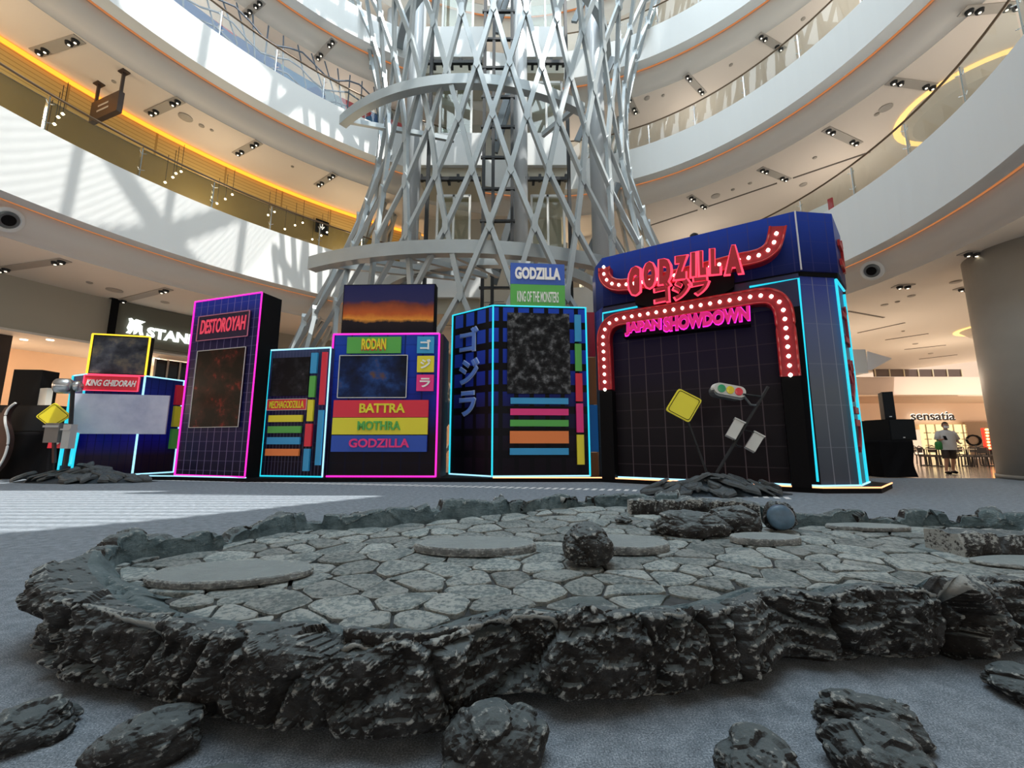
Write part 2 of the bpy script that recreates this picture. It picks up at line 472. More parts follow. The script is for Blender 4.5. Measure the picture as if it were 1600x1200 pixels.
tA0, tA1 = 1.35, 3.9     # left side, counter-clockwise from behind the tower
struct('wall_left', ring('a', [(2.5, 11.9), (2.5, 12.95)], 80, tA0, tA1), SLAT)
struct('wall_left', ring('a', [(2.55, 9.3), (2.55, 11.9)], 80, tA0, tA1), OLIVE)
struct('wall_right', ring('a', [(7.5, 9.3), (7.5, 12.95)], 100, tA1 - 2 * PI, tA0), WALLB)
for l, zt in (('b', 15.1), ('c', 20.8)):
    struct('wall_back', ring(l, [(7.0, zt), (7.0, zt + 3.7)]), WALLB)
struct('wall_back', ring('d', [(7.0, 27.3), (7.0, 33)]), WALLB)
tag(obj('led_strip', ring('a', [(2.37, 12.80), (2.37, 12.90), (2.48, 12.90), (2.48, 12.80)], 80, tA0, tA1), AMBER_GLOW),
    'glowing amber light strip along the top of the left gallery wall', 'light strip')
# ground floor
TILE = mat('polished_beige_tile', (0.58, 0.47, 0.37), 0.14, noise_amt=0.08, nscale=1.2)
fl = MB(); fl.lathe((0, 9, -0.2), [(85, 0), (85, 0.19)], 64)
struct('floor', fl, TILE, label='polished beige mall floor')
cp = MB(); cp.add([(-30, -12, 0.0), (30, -12, 0.0), (30, 11.9, 0.0), (10.2, 11.9, 0.0), (10.2, 12.9, 0.0), (-14, 12.9, 0.0), (-30, 12.2, 0.0),
                   (-30, -12, -0.012), (30, -12, -0.012), (30, 11.9, -0.012), (10.2, 11.9, -0.012), (10.2, 12.9, -0.012), (-14, 12.9, -0.012), (-30, 12.2, -0.012)],
                  [(0, 1, 2, 3, 4, 5, 6), (13, 12, 11, 10, 9, 8, 7)] + [(i, (i + 1) % 7, 7 + (i + 1) % 7, 7 + i) for i in range(7)])
struct('carpet', cp, CARPET, label='blue-grey flecked event carpet')
# ground floor left shopfront ring
T0, T1 = 1.75, 3.75
struct('wall_left', ring('a', [(5.0, 4.75), (5.0, 6.62)], 90, T0, T1), mat('taupe_fascia', (0.36, 0.34, 0.28), 0.7))
struct('trim_1', ring('a', [(4.95, 4.72), (4.95, 4.80), (5.05, 4.80)], 90, T0, T1), mat('pale_trim', (0.6, 0.58, 0.53), 0.5))
struct('ceiling', ring('a', [(5.0, 4.75), (9.5, 4.75)], 90, T0, T1), GCEIL)
struct('wall_left', ring('a', [(9.0, 0), (9.0, 4.75)], 90, T0, T1), mat('warm_shop_wall', (0.72, 0.50, 0.33), 0.8, noise_amt=0.05, nscale=0.4))
bt = MB().prism([(-60, -14), (-60, 44), (60, 44), (60, -14), (61, -14), (61, 45), (-61, 45), (-61, -14)], 0, 14)
struct('wall_back', bt, mat('far_beige_wall', (0.62, 0.50, 0.40), 0.8))

# roof: glazed void with girders, blinds over part of it
RZ = 33.0
struct('roof', MB().add([v for r in (13.0, 30.0) for v in [(0.2 + r * math.cos(2 * PI * i / 96), 7.2 + r * math.sin(2 * PI * i / 96), RZ) for i in range(96)]],
       [(i, (i + 1) % 96, 96 + (i + 1) % 96, 96 + i) for i in range(96)]), WHITE)
gird = MB()
for k in range(-6, 7):
    for dx, dy in ((1, 0.75), (1, -0.75), (0.25, 1)):
        c = Vector((0.2 + k * 3.7, 7.2, RZ)); d = Vector((dx, dy, 0)).normalized()
        for q in range(30):
            m_ = c + d * (q - 14.5)
            if not (-2.6 < m_.x < 13 and -4.5 < m_.y < 4.5): gird.beam(c + d * (q - 15), c + d * (q - 14), 0.24, 0.36)
for k in ():
    gird.beam((0.2 - 13, 7.2 + k * 2.2, RZ), (-2.6 if -4.5 < 7.2 + k * 2.2 < 4.5 else 13.2, 7.2 + k * 2.2, RZ), 0.16, 0.3)
struct('roof_girders', gird, WHITE)
def roofpt(x, y, z=0.0):   # where the sun ray that reaches (x,y,z) passes the roof
    k = (RZ - 0.8 - z); return (x + 0.3226 * k, y - 0.215 * k)
# unseen solid panels added to keep the sun off the stage
pan = MB()
def panel(pts): pan.slab([(x, y, RZ - 0.8) for x, y in pts], (0, 0, 0.15))
P0 = [roofpt(*p) for p in ((-12.5, 8.9), (-7.1, 8.75), (-8.0, 8.25), (-2.4, 7.95), (-4.5, 5.6), (-6.0, 4.4), (-12.5, 3.0))]
# floor window: sun patch on the carpet is P0; panel all round it
xa, xb, ya, yb = -2.3, 14, -7, 8.5
panel([(xa, P0[0][1]), (P0[1][0], P0[1][1]), (xb, P0[1][1]), (xb, yb), (xa, yb)])
panel([P0[1], (xb, P0[1][1]), (xb, P0[3][1]), P0[3], P0[2]])
panel([P0[3], (xb, P0[3][1]), (xb, ya), (P0[5][0], ya), P0[5], P0[4]])
panel([P0[5], (P0[5][0], ya), (xa, ya), (xa, P0[6][1]), P0[6]])
struct('added_sun_blockers', pan, WHITE)
bl = MB(); y = P0[5][1] - 1.2
while y < P0[0][1]:
    bl.box(((xa + xb) / 2, y, RZ - 1.0), xb - xa, 0.07, 0.05); y += 0.27
tag(struct('roof_blinds', bl, WHITE), kind='structure')
fr = MB(); x = -13.5
while x < xa:
    fr.box((x, 5, RZ - 1.0), 0.035, 26, 0.01); x += 0.10
struct('added_sun_slats', fr, WHITE)  # fine unseen bars added to dim the sun on the left balconies

# unseen point lights added to brighten the gallery ceilings
for l, z, e in (('a', 10.6, 115), ('b', 16.6, 95), ('c', 22.6, 75)):
    for k in range(14):
        t = 2 * PI * k / 14
        left = 1.3 < t < 4.0
        p = lp(l, t, 1.3 if l == 'a' and left else 3.0, z)
        lamp('gallery_fill', 'POINT', p, e * (1.0 if l != 'a' or not left else 1.0), (1.0, 0.88, 0.76) if not (l == 'a' and left) else (1.0, 0.78, 0.52), shadow_soft_size=0.6)
for k in range(12):  # unseen ring of fill lights added under the ground floor ceiling
    t = 2 * PI * k / 12
    lamp('ground_fill', 'POINT', lp('a', t, 7.0, 3.2), 215, (1.0, 0.82, 0.64), shadow_soft_size=0.7)
for x, y in ((16, 24), (24, 22), (8, 30), (20, 32), (-18, 30), (0, 30)):
    lamp('far_lamp', 'POINT', (x, y, 3.8), 230, (1.0, 0.80, 0.60), shadow_soft_size=0.6)

# ------------------------------------------------------------ balustrades
def balustrade(l, t0, t1, label, step=1.9):
    zt = LV[l][3]; c = LV[l][0]
    base = lp(l, (t0 + t1) / 2, 0.11, zt)
    root = thing('glass_balustrade', base, label, 'balustrade', 'glass balustrades round the atrium')
    L = 12 * (t1 - t0); n = max(2, int(round(L / step))); hr = MB(); N = n * 4
    hr.tube([lp(l, t0 + (t1 - t0) * i / N, 0.06, zt + 1.12) for i in range(N + 1)], 0.035, 6)
    obj('handrail', hr, BRONZE, root, True)
    for i in range(n + 1):
        t = t0 + (t1 - t0) * i / n
        p = lp(l, t, 0.13, zt); n_ = Vector((-math.cos(t), -math.sin(t), 0)); tg = Vector((-math.sin(t), math.cos(t), 0))
        pm = MB(); pm.box(p + Vector((0, 0, 0.54)), 0.035, 0.09, 1.08, tg, n_)
        pm.box(p + Vector((0, 0, 0.02)), 0.14, 0.14, 0.04, tg, n_)
        po = obj('post', pm, CHROME, root)
        for hz in (0.28, 0.86):
            cl = MB()
            for s in (-1, 1): cl.tube([p + Vector((0, 0, hz)), p + Vector((0, 0, hz + 0.03)) + tg * 0.10 * s + n_ * 0.08], 0.014, 5)
            obj('clamp', cl, CHROME, po)
        if i < n:
            g = MB(); e = 0.03 / 12; ta, tb = t + e, t + (t1 - t0) / n - e; q = []
            for j in range(4): q.append(ta + (tb - ta) * j / 3)
            for j in range(3):
                a, b = lp(l, q[j], 0.04, zt + 0.04), lp(l, q[j + 1], 0.04, zt + 0.04)
                g.add([a, b, b + Vector((0, 0, 1.0)), a + Vector((0, 0, 1.0))], [(0, 1, 2, 3)])
            obj('glass_panel', g, GLASS, root, fix=False)
balustrade('a', 1.75, 3.55, 'glass balustrade on the first balcony left of the tower')
balustrade('a', -0.6, 1.25, 'glass balustrade on the first balcony right of the tower')
balustrade('b', 1.75, 3.0, 'glass balustrade on the second balcony left of the tower')
balustrade('b', -0.15, 1.35, 'glass balustrade on the second balcony right of the tower')
balustrade('c', 0.5, 1.4, 'glass balustrade on the third balcony right of the tower')

# ------------------------------------------------------------ ceiling fittings
def track(x0, y0, x1, y1, z, label, group, pairs=2):
    a, b = atz(x0, y0, z), atz(x1, y1, z); d = (b - a); L = d.length; d.normalize(); m = (a + b) / 2; s = Vector((-d.y, d.x, 0))
    root = thing('recessed_spotlight_tray', m, label, 'ceiling light', group)
    f = MB(); f.box(m - Vector((0, 0, 0.015)), L, 0.30, 0.03, d, s)
    obj('tray', f, mat('tray_grey', (0.36, 0.33, 0.29), 0.6), root)
    for e in range(pairs):
        for k in (0, 1):
            p = (a + d * (0.18 + 0.26 * k)) if e == 0 else (b - d * (0.18 + 0.26 * k))
            h = MB(); h.lathe(p - Vector((0, 0, 0.11)), [(0.085, 0), (0.10, 0.08)], 10)
            o = obj('spotlight', h, BLACKM, root)
            g = MB(); g.lathe(p - Vector((0, 0, 0.122)), [(0.032, 0), (0.032, 0.01)], 8)
            obj('lens', g, SPOT, o)
GA = 'recessed spotlight trays in the gallery ceilings'
zB, zC, zA = 12.95, 18.65, 6.6
TR = [((55, 82, 125, 60), zB, 'spotlight tray above the left gallery, leftmost of its row'), ((232, 178, 283, 155), zB, 'spotlight tray just right of the hanging dark sign'),
      ((368, 241, 405, 221), zB, 'spotlight tray above the left gallery, third along toward the tower'), ((495, 290, 524, 271), zB, 'spotlight tray above the left gallery, nearest the tower'),
      ((381, 25, 410, 0), zC, 'spotlight tray above the coloured mural at the top left edge'), ((494, 93, 523, 61), zC, 'spotlight tray above the mural next to the tower'),
      ((1503, 17, 1600, 8), zB, 'spotlight tray in the top right corner'), ((1389, 126, 1464, 136), zB, 'spotlight tray right of the tower, beside the glowing ring opening'),
      ((1290, 201, 1342, 225), zB, 'spotlight tray on the lower right gallery ceiling, second from the top right'), ((1187, 263, 1232, 281), zB, 'spotlight tray over the stage arch'),
      ((1077, 306, 1104, 325), zB, 'spotlight tray over the arch, nearest the tower'), ((1185, 54, 1224, 78), zC, 'spotlight tray on the upper right ceiling, highest'),
      ((1071, 116, 1100, 147), zC, 'spotlight tray on the upper right ceiling, middle'), ((980, 147, 995, 178), zC, 'spotlight tray on the upper right ceiling, half behind the lattice tower'),
      ((-5, 421, 103, 406), zA, 'spotlight tray in the ground floor ceiling at the left edge'), ((184, 471, 264, 451), zA, 'spotlight tray in the ceiling before the grey shop sign'),
      ((1503, 395, 1548, 395), zA, 'short spotlight tray near the right column top'), ((1397, 447, 1425, 446), zA, 'short spotlight tray beside the round nozzle on the right'),
      ((1496, 450, 1535, 453), zA, 'short spotlight tray against the right column')]
for (q, z, lb) in TR: track(*q, z, lb, GA, 2 if q[2] - q[0] > 30 or z != zA else 1)
DARKSLOT = mat('dark_slot', (0.10, 0.085, 0.07), 0.7)
SL = [((1340, 520, 1414, 504), zA), ((1383, 531, 1451, 521), zA), ((1413, 546, 1478, 539), zA), ((1436, 561, 1496, 554), zA), ((1325, 486, 1381, 496), zA),
      ((1239, 278, 1360, 237), zB), ((1108, 322, 1214, 286), zB), ((1010, 354, 1090, 328), zB)]
for (q, z) in SL:
    a, b = atz(q[0], q[1], z), atz(q[2], q[3], z); d = (b - a).normalized()
    f = MB(); f.box((a + b) / 2 - Vector((0, 0, 0.01)), (b - a).length, 0.09, 0.02, d, Vector((-d.y, d.x, 0)))
    tag(obj('air_slot', f, DARKSLOT, loc=(a + b) / 2), 'thin dark air slot in the ' + ['ground floor ceiling, nearest of the parallel row', 'ground floor ceiling, second of the parallel row', 'ground floor ceiling, third of the parallel row', 'ground floor ceiling, farthest of the parallel row', 'ground floor ceiling, running across behind the arch edge', 'gallery ceiling, rightmost of three above the arch', 'gallery ceiling, middle of three above the arch', 'gallery ceiling, nearest the tower of three'][SL.index((q, z))], 'air vent',
        'air slots in the ' + ('ground floor ceiling' if z == zA else 'gallery ceiling'))
DOTS = [(290, 183, zB, .22), (315, 196, zB, .09), (331, 203, zB, .06), (178, 127, zB, .06), (457, 260, zB, .06), (1384, 168, zB, .20), (1370, 178, zB, .08), (1118, 306, zB, .2), (1145, 296, zB, .08),
        (1273, 246, zB, .08), (1172, 286, zB, .08), (1255, 288, zB, .15), (1255, 29, zC, .08), (1142, 101, zC, .08), (1036, 149, zC, .08), (1011, 153, zC, .14), (140, 441, zA, .09), (179, 453, zA, .24),
        (258, 472, zA, .14), (1543, 418, zA, .2), (1527, 425, zA, .08), (1493, 440, zA, .16), (1402, 471, zA, .08), (1424, 462, zA, .12), (1382, 476, zA, .12), (1411, 517, zA, .07), (1430, 537, zA, .12), (1454, 552, zA, .12)]
for x, y, z, r in DOTS:
    p = atz(x, y, z); f = MB(); f.lathe(p - Vector((0, 0, 0.05)), [(r * .6, 0), (r, 0.02), (r, 0.05)], 14)
    where = {zA: 'ground floor', zB: 'first gallery', zC: 'second gallery'}[z]
    big = r > .1
    tag(obj('ceiling_detector' if not big else 'ceiling_speaker', f, mat('detector_grey', (0.30, 0.27, 0.23), 0.6) if not big else mat('speaker_grille', (0.36, 0.33, 0.29), 0.6), loc=p),
        ('small round detector' if not big else 'round flush speaker') + ' dotting the ' + where + ' ceiling', 'detector' if not big else 'speaker',
        ('detectors' if not big else 'round speakers') + ' in the ' + where + ' ceiling')
# jet nozzles in the lowest cove
for (x, y, lb) in ((11, 343, 'round air nozzle in the cove at the left edge'), (1364, 427, 'round air nozzle in the cove right of the stage arch')):
    z = 6.93
    # on the cove surface
    best = None
    for i in range(2000):
        t = -0.5 + 4.6 * i / 2000; p = lp('a', t, 0.74, z)
        d = p - cam.location; d.rotate(cam.rotation_euler.to_matrix().inverted())
        if d.z < 0:
            u = 800 + FPX * d.x / -d.z
            if best is None or abs(u - x) < best[0]: best = (abs(u - x), t, p)
    _, t, p = best; n_ = Vector((-math.cos(t), -math.sin(t), -0.55)).normalized()
    root = thing('air_nozzle', p, lb, 'air vent', 'round air nozzles')
    a = MB(); a.lathe(p - n_ * 0.05, [(0.34, 0), (0.34, 0.10), (0.26, 0.13), (0.24, 0.11)], 28, n_); obj('collar', a, WHITE, root, False)
    b = MB(); b.lathe(p + n_ * 0.062, [(0.235, 0), (0.2, 0.03)], 24, n_); obj('ring', b, STEELD, root)
    c = MB(); c.lathe(p + n_ * 0.095, [(0.15, 0), (0.13, 0.01)], 24, n_); obj('throat', c, BLACK, root)
# hanging dark sign on the left
z = zB
h0, h1 = atz(155, 131, z), atz(194, 112, z)
root = thing('hanging_sign', (h0 + h1) / 2, 'dark hanging direction sign on two posts under the left gallery ceiling', 'sign')
d = (h1 - h0).normalized(); s = Vector((-d.y, d.x, 0)); L = (h1 - h0).length
for p in (h0, h1):
    q = MB(); q.box(p - Vector((0, 0, 0.45)), 0.07, 0.07, 0.9, d, s); q.box(p - Vector((0, 0, 0.02)), 0.28, 0.2, 0.04, d, s); obj('post', q, mat('dark_bronze', (0.05, 0.032, 0.025), 0.5), root)
q = MB(); m = (h0 + h1) / 2 - Vector((0, 0, 1.12)); q.box(m, L + 0.15, 0.14, 0.72, d, s); obj('sign_box', q, mat('dark_bronze', (0.05, 0.032, 0.025)), root)
F = Face(m - d * (L / 2), m + d * (L / 2)) if d.x > 0 else Face(m + d * (L / 2), m - d * (L / 2))
for k, (w, zz) in enumerate(((0.55, 0.10), (0.62, -0.08))):
    board('text_line', F, 0.35 * L - w / 2 + .15, 0.35 * L + w / 2 + .15, m.z + zz - 0.03, m.z + zz + 0.03, 0.072, 0.006, mat('sign_text', (0.45, 0.42, 0.38)), root)
# small black sign with arrow on the amber wall
t = tof('a', 532, 330, 12.0)
t = theta('a', lp('a', theta('a', aty(532, 330, 17.0)), 2.4, 11.9)); p = lp('a', t, 2.4, 11.75)
n_ = Vector((-math.cos(t), -math.sin(t), 0)); tg = Vector((math.sin(t), -math.cos(t), 0))
F = Face(p - tg * .3, p + tg * .3)
root = thing('wall_sign', p, 'small black square sign with a white arrow on the amber wall', 'sign')
board('plate', F, 0, .62, 11.3, 12.0, 0.02, 0.03, BLACK, root)
write('arrow', '↓', F, .2, .42, 11.5, 11.85, 0.05, 0.01, mat('sign_white', (0.9, 0.9, 0.9), emit=(1, 1, 1), es=0.6), root, 0.02)

# warm pendant lamps behind the first left balustrade
PW = emis('pendant_glow', (1.0, 0.82, 0.5), 8.0)
pend = MB().lathe((0, 0, 0), [(0.02, -0.035), (0.045, 0.0), (0.02, 0.035)], 8).mesh('pendant_globe', PW)
cordm = MB().box((0, 0, 0.55), 0.012, 0.012, 1.1).mesh('cord', BLACKM)
for k, (x, y) in enumerate([(98, 178), (85, 194), (73, 207), (91, 183), (283, 268), (270, 277), (258, 285), (275, 271), (363, 304), (352, 311), (339, 318), (429, 331), (419, 336), (461, 352), (473, 348), (445, 358), (502, 368), (511, 363), (488, 374)]):
    p = aty(x, y, 0.0001 + 0); d_ = ray(x, y)
    # meet radius +3 of the first gallery
    lo, hi = 5.0, 40.0
    for _ in range(40):
        mid = (lo + hi) / 2; w = Vector((0, 0, 1)) + d_ * mid / d_.y if d_.y else None
        th = theta('a', w); rr = math.hypot(w.x, w.y - 8.9)
        if rr < rad('a', th) + 1.3: lo = mid
        else: hi = mid
    w = Vector((0, 0, 1)) + d_ * lo / d_.y
    root = thing('pendant_lamp', w, 'small warm glowing pendant behind the left glass balustrade', 'lamp', 'small glowing pendants behind the left balustrade')
    inst('globe', pend, w, root); inst('cord', cordm, w, root)
# coloured mural behind the second left balustrade
def mural_mat():
    m = bpy.data.materials.new('mural_print'); m.use_nodes = True; nt = m.node_tree; b = nt.nodes['Principled BSDF']
    tc = nd(nt, 'ShaderNodeTexCoord'); v = nd(nt, 'ShaderNodeTexVoronoi'); v.inputs['Scale'].default_value = 0.7
    n = nd(nt, 'ShaderNodeTexNoise'); n.inputs['Scale'].default_value = 1.2
    ad = nd(nt, 'ShaderNodeVectorMath', operation='ADD'); nt.links.new(tc.outputs['Object'], ad.inputs[0]); nt.links.new(n.outputs['Color'], ad.inputs[1]); nt.links.new(ad.outputs[0], v.inputs['Vector'])
    sp = nd(nt, 'ShaderNodeSeparateColor'); nt.links.new(v.outputs['Color'], sp.inputs[0])
    r = ramp(nt, [(0.0, (0.03, 0.10, 0.28)), (0.4, (0.05, 0.17, 0.34)), (0.55, (0.28, 0.36, 0.42)), (0.68, (0.12, 0.36, 0.20)), (0.82, (0.50, 0.05, 0.05)), (0.92, (0.02, 0.06, 0.13))], 'CONSTANT')
    nt.links.new(sp.outputs[0], r.inputs[0]); nt.links.new(r.outputs[0], b.inputs['Base Color']); b.inputs['Roughness'].default_value = 0.6
    return m
tag(obj('wall_mural', ring('b', [(1.6, 15.1), (1.6, 17.2), (1.7, 17.2), (1.7, 15.1)], 40, 1.85, 2.75), mural_mat()), 'blue, green and red patterned mural behind the upper left balustrade', 'mural')
net = MB()
for k in range(16):
    t = 2.15 + k * 0.045
    net.tube([lp('b', t, 0.9, 15.1), lp('b', t + .03 * math.sin(k), 0.9, 16.2), lp('b', t + 0.02, 1.2, 18.2)], 0.03, 5)
for zz in (15.5, 16.1, 16.8, 17.5):
    net.tube([lp('b', 2.15 + j * 0.04, 0.95, zz + 0.25 * math.sin(j * 1.3 + zz)) for j in range(18)], 0.035, 5)
tag(obj('climbing_net', net, mat('rope_dark', (0.07, 0.10, 0.14))), 'dark rope climbing net behind the upper left balustrade', 'net')
# glowing ring openings in ceilings
def glow_ring(x, y, z, rx, label):
    p = atz(x, y, z); root = thing('ring_opening', p, label, 'ceiling light', 'glowing ring openings')
    a = MB(); a.lathe(p - Vector((0, 0, 0.04)), [(rx, 0.02), (rx, 0), (rx + 0.22, 0), (rx + 0.22, 0.02)], 40)
    a.f = a.f[:-2]; a.uv = a.uv[:-2]
    obj('glow_band', a, emis('gold_band', (1.0, 0.62, 0.22), 1.2), root)
    b = MB(); b.lathe(p - Vector((0, 0, 0.30)), [(rx - 0.3, 0.0), (rx, 0.28)], 40); obj('drum', b, WALLB, root)
glow_ring(1530, 155, zB, 2.0, 'glowing golden ring in the gallery ceiling at the upper right')
glow_ring(1570, 510, zA, 1.5, 'glowing golden ring in the ceiling left of the right column')
#glow_ring(165, 262, zB, 1.6, 'golden glowing ring high behind the left balustrade')

# ------------------------------------------------------------ lattice tower
TX, TY, RY = -0.4, 18.3, 5.8
ZR = [0.0, 1.9, 3.9, 5.85, 8.24, 10.3, 12.4, 14.45, 16.7, 18.9, 21.1, 23.4, 25.8]
RXT = [(0, 11.2), (4.3, 9.6), (5.9, 8.85), (9.4, 6.98), (12.5, 6.0), (15.3, 5.84), (17.6, 6.08), (19.8, 6.73), (24, 8.1), (28, 9.6)]
def rxz(z):
    for (a, ra), (b, rb) in zip(RXT, RXT[1:]):
        if z <= b: return ra + (rb - ra) * (z - a) / (b - a)
    return RXT[-1][1]
NT = 32
def tnode(k, j):
    z = ZR[k]; a = 2 * PI * (j + (0.5 if k % 2 else 0.0)) / NT - 0.045
    ry = RY + max(0, z - 17) * 0.18
    return Vector((TX + rxz(z) * math.sin(a), TY - ry * math.cos(a), z))
tower = thing('lattice_tower', (TX, TY, 0), 'tall pale grey steel diagrid lattice tower behind the stage booths', 'tower')
rest = MB(); nf = 0
for k in range(len(ZR) - 1):
    for j in range(NT):
        for s in (0, 1):
            a = tnode(k, j); b = tnode(k + 1, (j + s) if k % 2 else (j - 1 + s))
            out = Vector(((a.x - TX), (a.y - TY), 0)).normalized()
            front = ((j + 0.25) % NT) < 10 or (j % NT) > NT - 11
            if front and nf < 300 and 1 <= k <= 9 and (a.y < TY - 0.5):
                m = MB().beam(a, b, 0.14, 0.17, up=out.cross(Vector((0, 0, 1)))); obj('strut', m, STEEL, tower); nf += 1
            else:
                rest.beam(a, b, 0.14, 0.17, up=out.cross(Vector((0, 0, 1))))
obj('rear_struts', rest, STEEL, tower, kind='stuff')
nn = 0
for k in range(1, 11):
    for j in range(NT):
        a = tnode(k, j)
        if a.y < TY - 1.2 and nn < 200:
            o_ = Vector((a.x - TX, (a.y - TY) * 1.2, 0)).normalized(); tg = Vector((-o_.y, o_.x, 0)); m = MB(); c = a + o_ * 0.02
            h = [(0.0, 0.36), (0.10, 0.2), (0.10, -0.2), (0.0, -0.36), (-0.10, -0.2), (-0.10, 0.2)]
            m.slab([c - o_ * 0.11 + tg * x + Vector((0, 0, z)) for x, z in h], o_ * 0.20); obj('node_plate', m, STEEL, tower); nn += 1
def rect_ring(name, cx, cy, r, z, w, h, t0, t1, n, m, parent):
    mb = MB(); vs = []; fs = []
    for i in range(n + 1):
        t = t0 + (t1 - t0) * i / n
        for dr, dz in ((-w / 2, -h / 2), (w / 2, -h / 2), (w / 2, h / 2), (-w / 2, h / 2)):
            vs.append((cx + (r + dr) * math.cos(t), cy + (r + dr) * math.sin(t), z + dz))
    for i in range(n):
        for k in range(4): fs.append((i * 4 + k, i * 4 + (k + 1) % 4, i * 4 + 4 + (k + 1) % 4, i * 4 + 4 + k))
    fs += [(0, 1, 2, 3), (n * 4, n * 4 + 1, n * 4 + 2, n * 4 + 3)]
    mb.add(vs, fs); return obj(name, mb, m, parent)
rect_ring('ring_beam', -1.64, 21.1, 8.3, 13.9, 0.3, 0.40, math.radians(231), math.radians(302), 60, STEEL, tower)
rect_ring('ring_beam', -1.95, 24.9, 12.2, 7.45, 0.35, 0.48, math.radians(244), math.radians(302), 60, STEEL, tower)
rect_ring('ring_beam', -0.9, 19.4, 5.4, 7.6, 0.3, 0.4, math.radians(190), math.radians(350), 50, STEEL, tower)
rect_ring('ring_beam', -0.4, 18.6, 5.3, 20.0, 0.3, 0.4, math.radians(180), math.radians(360), 50, STEEL, tower)
for (ang, cx, cy, r, z) in [(a, -1.95, 24.9, 12.2, 7.45) for a in (245, 252, 260, 268, 276, 284, 292)] + [(a, -1.64, 21.1, 8.3, 13.9) for a in (232, 300)]:
    t = math.radians(ang); p = Vector((cx + r * math.cos(t), cy + r * math.sin(t), z)); q = Vector((TX + 3.4 * math.cos(t), TY + 3.4 * math.sin(t), z))
    obj('spoke', MB().beam(p, q, 0.14, 0.2), STEEL, tower)

# lift core inside the tower
core = thing('lift_core', (-0.9, 16.9, 0), 'glass lift core with round grey columns inside the lattice tower', 'lift')
for px_ in (642, 812, 937):
    p = aty(px_, 330, 16.3); c = MB(); c.lathe((p.x, p.y, 0), [(0.36, 0), (0.36, 31)], 24); obj('column', c, mat('column_grey', (0.36, 0.39, 0.41), 0.35), core, True)
p = aty(600, 300, 19.5)
obj('column', MB().lathe((p.x, 19.5, 0), [(0.3, 0), (0.3, 31)], 20), mat('column_grey', (0.5, 0.53, 0.54)), core)
for px_ in (755, 770, 800, 667, 890):
    p = aty(px_, 330, 15.6); c = MB(); c.box((p.x, 15.6, 15.5), 0.13, 0.2, 31); obj('guide_rail', c, BLACKM, core)
for i in range(20):
    z = 1.4 + i * 1.45; a = aty(755, 330, 15.6).x; b = aty(800, 330, 15.6).x
    obj('rail_bracket', MB().box(((a + b) / 2, 15.55, z), b - a + 0.25, 0.12, 0.10), BLACKM, core)
for zb, zt in ((7.35, 9.4), (13.75, 15.4), (19.5, 21.2), (25.8, 27.4)):
    for xa_, xb_ in ((652, 752), (818, 889)):
        A = aty(xa_, 330, 17.0).x; B = aty(xb_, 330, 17.0).x
        obj('landing_parapet', MB().box(((A + B) / 2, 17.1, (zb + zt) / 2), B - A, 0.2, zt - zb), WHITE, core)
        obj('landing_slab', MB().box(((A + B) / 2, 18.6, zb + 0.2), B - A, 2.9, 0.35), CEIL, core)
        obj('landing_soffit', MB().box(((A + B) / 2, 18.0, zb - 0.35), B - A - 0.1, 1.6, 0.7), mat('olive_soffit', (0.42, 0.40, 0.32), 0.7), core)
        # lift doorway frame and landing door
        x0 = A + 0.55 * (B - A) - 0.75; x1 = x0 + 1.5
        fr_ = MB()
        for xx in (x0, (x0 + x1) / 2, x1): fr_.box((xx, 17.35, zt + 1.5), 0.10, 0.12, 3.1)
        fr_.box(((x0 + x1) / 2, 17.35, zt + 3.0), x1 - x0, 0.12, 0.12)
        d_ = obj('landing_door', fr_, mat('door_frame_white', (0.7, 0.72, 0.7), 0.4), core)
        g = MB().box(((x0 + x1) / 2, 17.4, zt + 1.45), x1 - x0 - .1, 0.02, 3.0); obj('pane', g, GLASS, d_)
        br = MB(); br.box(((A + B) / 2, 16.6, zt + 3.35), B - A, 0.14, 0.16)
        for q in range(7):
            br.box((A + (B - A) * (q + .5) / 7, 16.75, zt + 3.5 - (q % 2) * 0.16), 0.12, 0.3, 0.22)
        obj('door_gear', br, BLACKM, core)
obj('rear_wall', MB().box((aty(770, 300, 20.2).x, 20.3, 14), 7.4, 0.15, 14), mat('core_wall', (0.50, 0.48, 0.42), 0.6), core)
# raking dark stair stringers
for z in (1.5, 7.9, 14.3, 20.7):
    a = aty(775, 300, 16.2); b = aty(812, 300, 16.2)
    for yy in (16.1, 16.9):
        obj('stringer', MB().beam((a.x - 0.1, yy, z), (b.x + 0.15, yy, z + 4.6), 0.12, 0.28), STEELD, core)
    obj('stringer', MB().beam((aty(905, 300, 16.6).x, 16.8, z + 0.5), (aty(965, 300, 16.6).x, 16.4, z + 4.5), 0.12, 0.28), STEELD, core)

# right hand big column
cm = mat('taupe_column', (0.36, 0.335, 0.29), 0.5, noise_amt=0.04, nscale=2)
p = aty(1557, 745, 12.2); cx_ = p.x + 0.96
c = MB(); c.lathe((cx_, 11.05, 0), [(1.5, 0), (1.5, 6.62)], 48); c2 = struct('column', c, cm, True, label='massive round taupe column at the right edge')
struct('column_base', MB().lathe((cx_, 11.05, 0), [(1.53, 0), (1.53, 0.12)], 48), mat('column_base_grey', (0.2, 0.19, 0.17)), True)

